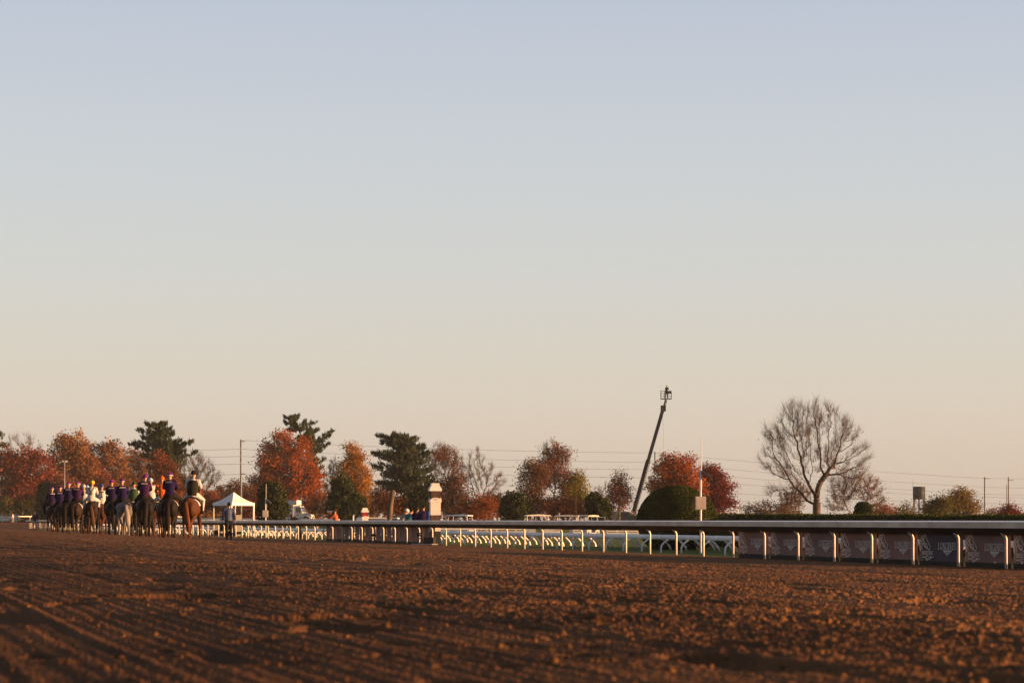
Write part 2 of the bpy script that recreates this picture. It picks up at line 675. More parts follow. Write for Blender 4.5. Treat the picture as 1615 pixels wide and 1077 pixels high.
# ------------------------------------------------------------------ rails
def sweep_straight(profile, s0, s1, step, v0):
    """profile of (v offset, z) points swept along the track"""
    mb = MB()
    n = len(profile)
    k = max(int((s1 - s0) / step), 1)
    vs = []
    for i in range(k + 1):
        s = s0 + (s1 - s0) * i / k
        for dv, z in profile:
            vs.append(track_pt(v0 + dv, s, z))
    fs = []
    for i in range(k):
        for j in range(n):
            j2 = (j + 1) % n
            fs.append((i * n + j, i * n + j2, (i + 1) * n + j2, (i + 1) * n + j))
    fs.append(tuple(range(n)))
    fs.append(tuple(reversed([k * n + j for j in range(n)])))
    mb.add(vs, fs)
    return mb


def rail_u(px):
    """distance along the dirt rail seen at a photo column"""
    # X/Y = k -> (N v + D u)
    k = (px - CX) / F
    return (VR * (N.x - k * N.y)) / (k * D.y - D.x)


rail = thing('running_rail', 'long white dirt-track running rail with wide grey cover and curved posts', 'rail')
z0 = EYE - 0.035
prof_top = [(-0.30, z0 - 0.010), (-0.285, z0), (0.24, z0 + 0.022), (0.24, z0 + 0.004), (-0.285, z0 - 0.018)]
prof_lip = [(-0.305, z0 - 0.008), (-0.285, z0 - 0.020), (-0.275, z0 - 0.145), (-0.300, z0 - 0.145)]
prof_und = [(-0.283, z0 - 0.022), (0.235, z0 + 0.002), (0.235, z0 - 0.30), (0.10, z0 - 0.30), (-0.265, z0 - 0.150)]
S0, S1 = 4.0, UEND + 110
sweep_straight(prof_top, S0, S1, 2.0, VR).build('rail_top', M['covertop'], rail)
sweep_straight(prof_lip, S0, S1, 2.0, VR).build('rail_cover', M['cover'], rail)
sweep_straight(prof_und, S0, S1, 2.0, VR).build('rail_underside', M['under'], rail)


def goose(mb, s, v0, zb, zt, lean, rad, n=8, bend=0.35):
    """gooseneck post: straight up, then curving across the track by `lean`"""
    pts = [track_pt(v0, s, zb)]
    for f, g in ((0.0, 0.0), (0.28, 0.10), (0.5, 0.34), (0.75, 0.66), (1.0, 1.0)):
        pts.append(track_pt(v0 + lean * g, s, zt - bend + bend * f))
    mb.tube(pts, rad, n)
    return mb


PX = [1660, 1578, 1503, 1431.6, 1367, 1308, 1251.5, 1198.7, 1149.3, 1102.7, 1060, 1018.7]
us = [rail_u(p) for p in PX]
step = 2.44
u = us[-1] + step
while u < UEND:
    us.append(u)
    u += step
us = [us[0] - step * 2, us[0] - step] + us
near = []
while us[0] - step * (len(near) + 1) > 5:
    near.append(us[0] - step * (len(near) + 1))
for s in near:
    goose(MB(), s, VR + 0.14, EYE - 1.12, EYE - 0.28, -0.12, 0.032, 8, 0.16).build('post', M['post'], rail, True)
for i, s in enumerate(us[:84]):
    goose(MB(), s, VR + 0.14, EYE - 1.12, EYE - 0.28, -0.12, 0.032, 8 if i < 40 else 6, 0.16).build('post', M['post'], rail, True)
rest = MB()
for s in us[84:] + [UEND + 2.44 * i for i in range(1, 44)]:
    goose(rest, s, VR + 0.14, EYE - 1.12, EYE - 0.28, -0.12, 0.032, 5, 0.16)
o = rest.build('post', M['post'], rail, True)
o['kind'] = 'stuff'


def turf_rail(label, v0, s0, s1, sp, zt, lean, matname, hgt=0.20, zb=0.0, off=0.0, rad=0.035, sect=None, bend=0.32):
    t_ = thing('turf_rail', label, 'rail')
    wd = 0.07
    prof = [(-wd, zt - hgt * 0.25), (-wd * 0.6, zt), (wd * 0.6, zt), (wd, zt - hgt * 0.25), (wd, zt - hgt * 0.75), (wd * 0.6, zt - hgt), (-wd * 0.6, zt - hgt), (-wd, zt - hgt * 0.75)]
    sweep_straight(prof, s0, s1, 2.0, v0 + lean).build('rail_tube', M[matname], t_, True)
    s = s0 + off
    i = 0
    rest_ = MB()
    nr = 0
    while s < s1:
        if i < 95:
            goose(MB(), s, v0, zb, zt - hgt * 0.6, lean, rad, 6, bend).build('post', M[matname], t_, True)
        else:
            goose(rest_, s, v0, zb, zt - hgt * 0.6, lean, rad, 5, bend)
            nr += 1
        s += sp
        i += 1
    if nr:
        o_ = rest_.build('post', M[matname], t_, True)
        o_['kind'] = 'stuff'
    return t_


turf_rail('pale blue-grey turf rail just behind the dirt rail, posts leaning away', 32.6, 60, UEND + 60, 2.44, EYE - 0.60, 0.38, 'greywhite', off=1.0, bend=0.40)
turf_rail('farther white turf rail with posts bowed towards the dirt track', 40.6, 95, UEND + 60, 2.3, EYE - 0.82, -0.50, 'post', hgt=0.10, off=0.6, bend=0.62, rad=0.055)
turf_rail('second far white turf rail close behind the bowed-post rail', 42.0, 95, UEND + 60, 2.4, EYE - 0.82, -0.50, 'post', hgt=0.10, off=2.1, bend=0.62, rad=0.055)

# outer rail round the far turn
orl = thing('outer_rail', 'white outer rail curving round the far turn behind the horses', 'rail')
pr = [(-0.06, 0.0), (0.06, 0.0), (0.06, 0.14), (-0.06, 0.14)]
vout = -0.3
zq = float(bank(vout))
sweep_straight([(a, zq + 0.95 + b) for a, b in pr], UEND - 60, UEND + 110, 3.0, vout).build('rail_tube', M['post'], orl)
for k in range(54):
    s = UEND - 60 + k * 3.2
    p = track_pt(vout, s)
    MB().tube([(p.x, p.y, zq - 0.05), (p.x, p.y, zq + 0.97)], 0.045, 6).build('post', M['post'], orl)

# the sunlit board fences of the infield
def board_fence(label, a, b, zs, bh, posts, zb=0.0, mname='post'):
    a, b = Vector(a), Vector(b)
    t_ = thing('board_fence', label, 'fence', a)
    v = b - a
    for z in zs:
        MB().beam(Vector((0, 0, z - a.z)), v + Vector((0, 0, z - b.z)) - Vector((0, 0, v.z)) + Vector((0, 0, v.z)), 0.05, bh).build('board', M[mname], t_)
    for i in range(posts + 1):
        p = v * (i / posts)
        h = max(zs) + bh * 0.5 - zb
        MB().box((p.x, p.y + 0.09, zb - a.z + h / 2), (0.11, 0.11, h)).build('post', M[mname], t_)
    return t_


def bf(label, x0, x1, ya, Yd, n, rows, bh):
    a, b = at(x0, ya, Yd), at(x1, ya, Yd)
    a.z = b.z = 0
    return board_fence(label, a, b, [EYE - (r_ - HOR) / F * Yd for r_ in rows], bh, n)


bf('long sunlit two-board fence seen under the rail right of the brick pillar', 692, 829, 838, 190, 9, (834.0, 838.6), 0.13)
bf('short sunlit fence section seen below the leftmost golf cart', 858, 882, 838, 192, 2, (834.5, 838.6), 0.13)
bf('tiny sunlit fence section left of the bench-like one, under the rail', 904, 916, 838, 196, 1, (835.2, 839.2), 0.13)
bf('three-board sunlit fence seen under the rail left of the boom lift base', 957, 1007, 838, 188, 3, (834.0, 837.3, 840.6), 0.10)
# far lit rail above the dirt rail on the left
a, b = at(95, 816.4, 332), at(535, 819.6, 205)
fr = thing('board_fence', 'long low sunlit far rail running behind the tent man and horses', 'fence', (0, 0, 0))
MB().beam(a, b, 0.10, 0.16).build('board', M['post'], fr)
for i in range(41):
    p = a.lerp(b, i / 40)
    MB().box((p.x, p.y, p.z / 2 - 0.04), (0.1, 0.1, p.z - 0.08)).build('post', M['post'], fr)


# ------------------------------------------------------------------ banners under the rail
GL = {  # roman capitals as strokes: (x0,z0,x1,z1,width) in a unit box
    'L': [(.18, 0, .18, 1, .17), (.0, .97, .38, .97, .06), (.0, .03, .66, .03, .06), (.64, 0, .64, .28, .06)],
    'O': 'o', 'G': 'g', 'S': 's',
    'N': [(.14, 0, .14, 1, .07), (.72, 0, .72, 1, .07), (.14, .98, .72, .02, .17), (.0, .97, .2, .97, .06), (.0, .03, .28, .03, .06), (.58, .97, .86, .97, .06)],
    'I': [(.2, 0, .2, 1, .17), (.02, .97, .38, .97, .06), (.02, .03, .38, .03, .06)],
    'E': [(.18, 0, .18, 1, .17), (.0, .97, .64, .97, .06), (.0, .03, .66, .03, .06), (.18, .52, .5, .52, .06), (.64, 0, .64, .26, .06), (.62, .76, .62, 1, .06), (.5, .4, .5, .64, .06)],
}
GW = {'L': .74, 'O': .92, 'N': .92, 'G': .92, 'I': .44, 'E': .74, 'S': .66}


def arc(cx, cz, rx, rz, a0, a1, n=14):
    return [(cx + rx * math.cos(R(a0 + (a1 - a0) * i / n)), cz + rz * math.sin(R(a0 + (a1 - a0) * i / n))) for i in range(n + 1)]


def ribbon(mb, pts, wd, y=0.0, closed=False):
    n = len(pts)
    for i in range(n - 1):
        (x0, z0_), (x1, z1_) = pts[i], pts[i + 1]
        dx, dz = x1 - x0, z1_ - z0_
        l = math.hypot(dx, dz) or 1e-6
        e = wd * 0.25
        ux, uz = dx / l, dz / l
        px_, pz_ = -uz * wd / 2, ux * wd / 2
        x0_, z0e, x1e, z1e = x0 - ux * e, z0_ - uz * e, x1 + ux * e, z1_ + uz * e
        yy_ = y - 0.0006 * (i % 3)
        mb.add([(x0_ + px_, yy_, z0e + pz_), (x1e + px_, yy_, z1e + pz_), (x1e - px_, yy_, z1e - pz_), (x0_ - px_, yy_, z0e - pz_)], [(0, 1, 2, 3)])


def word(txt, x, z, h, wsc):
    mb = MB()
    for ch in txt:
        g = GL[ch]
        k = h * wsc
        if isinstance(g, str):
            if g == 's':
                pts = arc(.31, .74, .22, .22, 20, 270, 12) + arc(.31, .27, .25, .24, 90, -160, 12)
                st = [(pts, .13)]
            elif g == 'o':
                st = [(arc(.44, .5, .36, .47, 0, 360, 20), .13)]
            else:
                st = [(arc(.44, .5, .36, .47, 45, 330, 18), .13), ([(.76, .05), (.76, .42)], .12), ([(.58, .42), (.9, .42)], .06)]
            for pts, wd in st:
                ribbon(mb, [(x + a_ * k, z + b_ * h) for a_, b_ in pts], wd * h * 0.9)
        else:
            for x0, z0_, x1, z1_, wd in g:
                ribbon(mb, [(x + x0 * k, z + z0_ * h), (x + x1 * k, z + z1_ * h)], wd * h)
        x += GW[ch] * k + 0.08 * k
    return mb, x


HORSE = [
    [(.04, .02), (.0, .18), (.02, .40), (.10, .62), (.24, .82), (.38, .90)],
    [(.10, .0), (.09, .2), (.14, .42), (.22, .58), (.34, .72), (.46, .74)],
    [(.22, .04), (.2, .22), (.25, .36), (.36, .44)],
    [(.46, .82), (.50, 1.02), (.55, .86)],
    [(.56, .86), (.60, .72), (.72, .54), (.86, .36), (.94, .26), (.92, .18)],
    [(.37, .62), (.42, .50), (.38, .38), (.44, .26), (.58, .18), (.70, .13), (.80, .10), (.86, .05)],
    [(.44, .38), (.54, .44), (.64, .36), (.70, .24), (.60, .20), (.50, .26), (.44, .38)],
    [(.34, .68), (.32, .56), (.35, .48)],
    [(.86, .05), (.92, .12)],
]
_txt_cache = {}


def text_mesh(txt, h):
    """lettering with the built-in font, as a mesh in the x-z plane, left-aligned"""
    if (txt, h) not in _txt_cache:
        cu = bpy.data.curves.new('txt', 'FONT')
        cu.body = txt
        cu.size = h * 1.4
        o_ = bpy.data.objects.new('txt', cu)
        COL.objects.link(o_)
        dg = bpy.context.evaluated_depsgraph_get()
        me = bpy.data.meshes.new_from_object(o_.evaluated_get(dg))
        bpy.data.objects.remove(o_)
        me.transform(Matrix.Rotation(R(90), 4, 'X'))
        _txt_cache[(txt, h)] = me
    return _txt_cache[(txt, h)]


def sheet(mb, x0, x1, z0_, z1_, seed, amp=0.012):
    nx, nz = 16, 6
    rg = random.Random(seed)
    ph = [rg.uniform(0, 6.28) for _ in range(4)]
    vs = []
    for j in range(nz + 1):
        for i in range(nx + 1):
            x = x0 + (x1 - x0) * i / nx
            z = z0_ + (z1_ - z0_) * j / nz
            vs.append((x, amp * (math.sin(x * 5 + ph[0]) + 0.6 * math.sin(z * 7 + ph[1] + x * 3)), z))
    fs = [(j * (nx + 1) + i, j * (nx + 1) + i + 1, (j + 1) * (nx + 1) + i + 1, (j + 1) * (nx + 1) + i) for j in range(nz) for i in range(nx)]
    mb.add(vs, fs)
    return mb


ANG = math.atan2(-D.y, -D.x)                      # banner x axis points back towards the camera (right in the photo)
names = ['end banner beside the open rail, horse-head and lettering print, leftmost of the right-hand row',
         'second printed banner right of the open rail section',
         'third printed banner from the open rail, tall sunlit strip at its left post',
         'fourth printed banner from the open rail, below the big bare tree',
         'fifth printed banner from the open rail, below the round clipped shrub',
         'blackest navy printed banner of the row, below the water tank',
         'printed banner right of the blackest one, below the green-brown tree',
         'rightmost printed banner, cut by the edge of the photo']
cols = ['maroon', 'plum', 'plum', 'maroon', 'maroon', 'navyb', 'plum', 'maroon']
bays = list(zip(PX[8::-1][:-1], PX[7::-1]))       # left post, right post
for i, (pl, pr_) in enumerate(bays):
    sL, sR = rail_u(pl), rail_u(pr_)
    wd = sL - sR
    base = track_pt(VR + 0.27, sL, EYE - 1.1)
    bn = thing('advertising_banner', names[i] if i < len(names) else '', 'banner', base, ANG, 'printed banners under the rail')
    sheet(MB(), 0.10, wd - 0.005, 0.13, 0.83, i, 0.008).build('fabric', M[cols[i]], bn, True)
    MB().box((wd / 2 + 0.04, 0.02, 0.06), (wd - 0.09, 0.03, 0.13)).build('bottom_band', M['bottom_band'], bn)
    k = wd / 2.44
    hm = MB()
    for pl_ in HORSE:
        ribbon(hm, [(0.17 * k + x * 0.62 * k, 0.36 + z * 0.42) for x, z in pl_], 0.021)
    hm.build('horse_emblem', M['ink'], bn, loc=(0, -0.034, 0))
    tm = text_mesh("BREEDERS'", 0.10)
    o_ = shared('event_lettering', tm, M['ink'], bn, (0.31 * k, -0.034, 0.262))
    o_.scale = (0.60 * k / max(tm.vertices[0].co.x * 0 + max(v.co.x for v in tm.vertices), .1), 1, 1)
    cu_ = MB()
    for pl_ in ([(0, .62), (.26, .62)], [(.74, .62), (1.0, .62)], arc(.44, .60, .12, .28, 60, 300, 10), [(.60, .9), (.60, .35), (.66, .22), (.74, .35), (.74, .9)], [(.44, .3), (.40, .08), (.52, .0)]):
        ribbon(cu_, [(0.31 * k + x * 0.60 * k, 0.13 + z * 0.12) for x, z in pl_], 0.02)
    cu_.build('cup_emblem', M['ink'], bn, loc=(0, -0.034, 0))
    wm, xe = word('LONGINES', 0, 0, 0.165, 1.0)
    x_0 = 1.18 * k
    sc_x = (0.95 * k) / xe
    wm.v = [(x * sc_x, y, z) for x, y, z in wm.v]
    wm.build('lettering', M['ink'], bn, loc=(x_0, -0.036, 0.40))
    wg = MB()
    for pl_ in ([(-.5, 0), (-.1, 0), (0, -.12), (.1, 0), (.5, 0)], [(-.5, 0), (-.18, -.75), (0, -.55), (.18, -.75), (.5, 0)], [(-.36, -.2), (-.1, -.3), (0, -.2), (.1, -.3), (.36, -.2)], [(0, -.75), (-.06, -1.1), (.06, -1.1), (0, -.75)]):
        ribbon(wg, [(x_0 + 0.49 * k + x * 0.44 * k, 0.375 + z * 0.10) for x, z in pl_], 0.018)
    wg.build('winged_emblem', M['ink'], bn, loc=(0, -0.036, 0))

# the older row by the pillar
uu_ = [s for s in us if 495 < CX + F * (N.x * VR + D.x * s) / (N.y * VR + D.y * s) < 679]
uu_.sort(reverse=True)
words_ = ['leftmost faded maroon banner, beside the open rail right of the box truck', 'faded maroon banner second from the left under the photographer in orange',
          'faded maroon banner third from the left, below the photographer', 'faded maroon banner fourth from the left in the far row',
          'faded maroon banner fifth from the left, left of the small red-banded pillar', 'faded maroon banner below the small red-banded pillar',
          'faded maroon banner just right of the small red-banded pillar', 'faded maroon banner below the leaning brown trunk', 'faded maroon banner right of the leaning trunk',
          'faded maroon banner below the person in the teal shirt', 'faded maroon banner below the two people in navy', 'faded maroon banner nearest the tall white pillar']
for i in range(len(uu_) - 1):
    sL, sR = uu_[i], uu_[i + 1]
    wd = sL - sR
    base = track_pt(VR + 0.27, sL, EYE - 1.1)
    bn = thing('advertising_banner', words_[min(i, len(words_) - 1)], 'banner', base, ANG, 'faded banners left of the pillar')
    sheet(MB(), 0.12, wd * 0.5 - 0.015, 0.12, 0.84, 40 + i).build('fabric', M['oldbanner'], bn, True)
    sheet(MB(), wd * 0.5 + 0.015, wd - 0.02, 0.12, 0.83, 60 + i).build('fabric', M['oldbanner'], bn, True)
    MB().box((wd / 2, 0.02, 0.055), (wd - 0.03, 0.03, 0.12)).build('bottom_band', M['bottom_band'], bn)
    rg = random.Random(i)
    for cx_ in (0.55, 1.75):
        pm = MB()
        zig = [(cx_ + (rg.uniform(.1, .3) if j % 2 else rg.uniform(-.3, -.05)), 0.2 + 0.1 * j) for j in range(6)]
        ribbon(pm, zig, 0.03)
        pm.build('print', M['inkdim'], bn, loc=(0, -0.036, 0))

# ------------------------------------------------------------------ trees
def colonize(att, base, top, step, infl, kill, rg, iters=90, droop=0.0):
    """branches grown towards scattered points of the crown (space colonisation)"""
    pos, par = [np.array(base)], [-1]
    h = np.linalg.norm(np.array(top) - np.array(base))
    k = max(int(h / step), 1)
    wob = np.zeros(3)
    for i in range(1, k + 1):
        wob = wob + rg.normal(0, step * 0.05, 3) * np.array([1, 1, 0])
        pos.append(np.array(base) + (np.array(top) - np.array(base)) * i / k + wob)
        par.append(len(pos) - 2)
    att = att.copy()
    P = np.array(pos)
    d = np.linalg.norm(att[:, None] - P[None], axis=2)
    bi, bd = d.argmin(1), d.min(1)
    first = True
    for it in range(iters):
        if len(att) == 0:
            break
        act = bd < (infl if not first else 1e9)
        if not act.any():
            infl *= 1.5
            if infl > 60:
                break
            continue
        src = np.unique(bi[act])
        dirs = att[act] - P[bi[act]]
        dirs /= np.linalg.norm(dirs, axis=1)[:, None] + 1e-9
        acc = np.zeros((len(P), 3))
        np.add.at(acc, bi[act], dirs)
        g = acc[src]
        g /= np.linalg.norm(g, axis=1)[:, None] + 1e-9
        g += rg.normal(0, 0.22, g.shape)
        g[:, 2] += 0.10 - droop
        g /= np.linalg.norm(g, axis=1)[:, None] + 1e-9
        newp = P[src] + g * step
        n0 = len(P)
        P = np.vstack([P, newp])
        par += list(src)
        dn = np.linalg.norm(att[:, None] - newp[None], axis=2)
        j = dn.argmin(1)
        m = dn[np.arange(len(att)), j]
        up = m < bd
        bi = np.where(up, n0 + j, bi)
        bd = np.minimum(bd, m)
        live = bd > kill
        att, bi, bd = att[live], bi[live], bd[live]
        first = False
        if len(P) > 9000:
            break
    return P, np.array(par)


def pipe_radii(par, rtip, p=2.2):
    n = len(par)
    s = np.zeros(n)
    kids = np.zeros(n, int)
    for i in range(n - 1, 0, -1):
        if kids[i] == 0:
            s[i] = rtip ** p
        s[par[i]] += s[i]
        kids[par[i]] += 1
    if s[0] == 0:
        s[0] = rtip ** p
    return s ** (1 / p), kids


def branch_mesh(P, par, r, n=4):
    k = len(P)
    t = np.zeros_like(P)
    t[1:] = P[1:] - P[par[1:]]
    t[0] = (0, 0, 1)
    t /= np.linalg.norm(t, axis=1)[:, None] + 1e-9
    ref = np.array([0.31, 0.87, 0.21])
    a = ref - t * (t @ ref)[:, None]
    a /= np.linalg.norm(a, axis=1)[:, None] + 1e-9
    b = np.cross(t, a)
    an = np.arange(n) / n * 2 * np.pi
    ring = (a[:, None] * np.cos(an)[None, :, None] + b[:, None] * np.sin(an)[None, :, None])
    # each limb gets a lower ring at its parent joint and an upper ring at its own
    up = P[:, None] + ring * r[:, None, None]
    rl = np.minimum(r[par], r * 1.35)
    lo = P[par][:, None] + ring * rl[:, None, None]
    V = np.concatenate([lo[1:], up[1:]], 1).reshape(-1, 3)
    base = (np.arange(k - 1) * 2 * n)[:, None]
    q = []
    for j in range(n):
        j2 = (j + 1) % n
        q.append(np.concatenate([base + j, base + j2, base + n + j2, base + n + j], 1))
    return V, np.concatenate(q, 0)


def leaf_quads(c, size, rg, aspect=0.7, up=None):
    n = len(c)
    a = rg.normal(0, 1, (n, 3))
    if up is not None:
        a = a * 0.55 + up
    a /= np.linalg.norm(a, axis=1)[:, None]
    b = rg.normal(0, 1, (n, 3))
    b -= a * (a * b).sum(1)[:, None]
    b /= np.linalg.norm(b, axis=1)[:, None]
    s = size * rg.uniform(0.55, 1.35, (n, 1))
    V = np.stack([c - a * s * 0.5, c + b * s * aspect * 0.5, c + a * s * 0.6, c - b * s * aspect * 0.5], 1).reshape(-1, 3)
    Fq = np.arange(4 * n).reshape(n, 4)
    return V, Fq


def blob_points(blobs, n, rg, shell=0.35):
    w_ = np.array([b[1][0] * b[1][1] * b[1][2] for b in blobs])
    w_ = w_ ** 0.8
    pick = rg.choice(len(blobs), n, p=w_ / w_.sum())
    d = rg.normal(0, 1, (n, 3))
    d /= np.linalg.norm(d, axis=1)[:, None]
    rad = rg.random(n) ** shell
    c = np.array([b[0] for b in blobs])[pick]
    r = np.array([b[1] for b in blobs])[pick]
    return c + d * rad[:, None] * r


def px_blobs(blobs, Yd, depth=0.8, x0=0.0):
    s = Yd / F
    return [((np.array([(bx - CX) * s - x0, 0.0 + (b[4] if len(b) > 4 else 0), EYE - (by - HOR) * s])), np.array([rx * s, rx * s * depth, ry * s])) for b in blobs for bx, by, rx, ry in [b[:4]]]


def tree(label, name, bx, Yd, blobs, fork, leaf=None, nleaf=5000, lsize=0.30, natt=320, bark='bark', seed=1, group=None,
         rtip=0.018, sig=0.45, twigs=0, depth=0.8, droop=0.0, lfrac=1.0, cat='tree', shell=0.4, trunk_r=None, step=None, lean=0):
    rg = np.random.default_rng(seed)
    s = Yd / F
    X0 = (bx - CX) * s
    gz = rise(X0, Yd)
    root = thing(name, label, cat, (X0, Yd, gz), 0, group)
    bl = px_blobs(blobs, Yd, depth, X0)
    for q_ in bl:
        q_[0][2] -= gz
    att = blob_points(bl, natt, rg, shell)
    H = max(b[0][2] + b[1][2] for b in bl)
    att = att[att[:, 2] > 0.4]
    st = step or H / 32
    ftop = (lean * s, 0, max(EYE - gz - (fork - HOR) * s, 0.3))
    P, par = colonize(att, (0, 0, -0.1), ftop, st, H * 0.35, st * 1.7, rg, droop=droop)
    r, kids = pipe_radii(par, rtip)
    if trunk_r:
        kk = trunk_r / r[0]
        r = r * (1 + (kk - 1) * (r / r[0]) ** 0.7)
    V, Q = branch_mesh(P, par, r)
    link('trunk', np_mesh('trunk', V, Q, [M[bark]], True), root)
    tips = P[(kids == 0)]
    thin = P[r < rtip * 3.2]
    if twigs:
        src = thin[rg.integers(0, len(thin), twigs)] + rg.normal(0, st * 0.25, (twigs, 3))
        ctr = np.array([0, 0, ftop[2]])
        out = src - ctr
        out /= np.linalg.norm(out, axis=1)[:, None] + 1e-9
        d = out * 0.9 + rg.normal(0, 0.55, (twigs, 3)) + np.array([0, 0, 0.35 - droop])
        d /= np.linalg.norm(d, axis=1)[:, None]
        L = H * rg.uniform(0.03, 0.085, (twigs, 1))
        b = np.cross(d, rg.normal(0, 1, (twigs, 3)))
        b /= np.linalg.norm(b, axis=1)[:, None] + 1e-9
        wv = rtip * 0.7
        V = np.stack([src - b * wv, src + b * wv, src + d * L + b * wv * 0.35, src + d * L - b * wv * 0.35], 1).reshape(-1, 3)
        link('twigs', np_mesh('twigs', V, np.arange(4 * twigs).reshape(-1, 4), [M['twig']]), root)
    if leaf:
        pool = P[r < rtip * 2.6]
        if lfrac < 1:
            c0 = pool[rg.integers(0, len(pool), max(int(9 * lfrac * 4), 3))]
            dd = np.linalg.norm(pool[:, None] - c0[None], axis=2).min(1)
            pool = pool[dd < np.quantile(dd, lfrac)]
        c = pool[rg.integers(0, len(pool), nleaf)] + rg.normal(0, sig, (nleaf, 3)) * np.array([1, 1, 0.75])
        V, Q = leaf_quads(c, lsize, rg)
        link('crown', np_mesh('crown', V, Q, [leaf]), root)
    return root


def dense_shrub(label, name, bx, Yd, blobs, leaf, nleaf=3500, lsize=0.22, seed=1, core=None, rough=0.2, cat='shrub', group=None):
    """a clipped or dense evergreen: leaf shell over a solid lumpy core"""
    rg = np.random.default_rng(seed)
    s = Yd / F
    X0 = (bx - CX) * s
    gz = rise(X0, Yd)
    root = thing(name, label, cat, (X0, Yd, gz), 0, group)
    bl = px_blobs(blobs, Yd, 0.9, X0)
    for q_ in bl:
        q_[0][2] -= gz
    mb = MB()
    for c, r in bl:
        k0 = len(mb.v)
        mb.ell(c, r * (0.95 - 0.5 * rough), 18, 12)
        for i in range(k0, len(mb.v)):
            x, y, z = mb.v[i]
            f = 1 + 0.10 * (rg.random() - 0.5)
            mb.v[i] = (c[0] + (x - c[0]) * f, c[1] + (y - c[1]) * f, max(c[2] + (z - c[2]) * f, 0.02))
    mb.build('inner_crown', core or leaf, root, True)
    d = rg.normal(0, 1, (nleaf, 3))
    d /= np.linalg.norm(d, axis=1)[:, None]
    w_ = np.array([b[1][0] * b[1][2] for b in bl])
    pick = rg.choice(len(bl), nleaf, p=w_ / w_.sum())
    c = np.array([b[0] for b in bl])[pick]
    r = np.array([b[1] for b in bl])[pick]
    lump = 1 + rough * np.sin(d[:, 0] * 7 + seed) * np.sin(d[:, 2] * 6 + d[:, 1] * 5) + rg.normal(0, rough * 0.35, nleaf)
    p = c + d * r * lump[:, None]
    p = p[p[:, 2] > 0.03]
    V, Q = leaf_quads(p, lsize, rg)
    link('crown', np_mesh('crown', V, Q, [leaf]), root)
    return root


def pine(label, bx, Yd, trunk, branches, leaf, seed=1, tuft=0.75, ntuft=16, spread=0.5, bark='barkdark', group=None, r0=0.28):
    """trunk: list of (px,py); branches: (py on trunk, tip px, tip py, thickness px)"""
    rg = np.random.default_rng(seed)
    s = Yd / F
    X0 = (bx - CX) * s
    gz = rise(X0, Yd)
    root = thing('pine_tree', label, 'tree', (X0, Yd, gz), 0, group)
    w3 = lambda px, py, y=0: np.array([(px - CX) * s - X0, y, EYE - gz - (py - HOR) * s])
    tp = [w3(*p) for p in trunk]
    tp[0][2] = -0.1
    mb = MB()
    n = len(tp)
    mb.tube([tuple(p) for p in tp], [r0 * (1 - 0.85 * i / (n - 1)) for i in range(n)], 8)
    tuf, ups = [], []
    zs = np.array([p[2] for p in tp])
    for k, (by, tx, ty, th) in enumerate(branches):
        z = w3(0, by)[2]
        i = int(np.clip(np.searchsorted(zs, z), 1, n - 1))
        f = (z - zs[i - 1]) / max(zs[i] - zs[i - 1], 1e-6)
        a = tp[i - 1] * (1 - f) + tp[i] * f
        e = w3(tx, ty)
        L = np.linalg.norm(e - a)
        for side in range(3):
            # the branch itself, plus two more of its whorl towards and away from the viewer
            if side == 0:
                e2 = e + np.array([0, rg.uniform(-.25, .25) * L, 0])
            else:
                e2 = a + (e - a) * np.array([rg.uniform(0.15, 0.6), 1, rg.uniform(0.7, 1.0)]) + np.array([0, (1 if side == 1 else -1) * L * rg.uniform(0.5, 0.85), 0])
            mid = (a + e2) / 2 - np.array([0, 0, 0.07 * L])
            pts = [a, (a + mid) / 2 - np.array([0, 0, .02 * L]), mid, (mid + e2) / 2, e2]
            mb.tube([tuple(p) for p in pts], [0.07, 0.06, 0.05, 0.035, 0.015], 5, cap=False)
            m = int(ntuft * (0.6 + L / 4))
            t = rg.random(m) ** 0.75 * 0.85 + 0.15
            q = np.array([np.interp(t, [0, .25, .5, .75, 1], [p[c] for p in pts]) for c in range(3)]).T
            wd = th * s * (0.35 + 0.65 * np.sin(np.pi * np.clip(t, 0.08, 0.92)))
            q += rg.normal(0, 1, q.shape) * np.stack([wd * 0.55, wd * 0.8, wd * 0.28], 1)
            q[:, 2] += wd * 0.15
            dr = (e2 - a) / max(np.linalg.norm(e2 - a), 1e-6)
            tuf.append(q)
            ups.append(np.repeat((dr * 0.6 + np.array([0, 0, 0.9]))[None], m, 0))
    mb.build('trunk', M[bark], root, True)
    q = np.concatenate(tuf)
    up = np.concatenate(ups)
    # each tuft is a brush of slim needles
    rep = 7
    q = np.repeat(q, rep, 0) + rg.normal(0, 0.10, (len(q) * rep, 3))
    V, Q = leaf_quads(q, tuft, rg, aspect=0.22, up=np.repeat(up, rep, 0))
    link('crown', np_mesh('crown', V, Q, [leaf]), root)
    return root


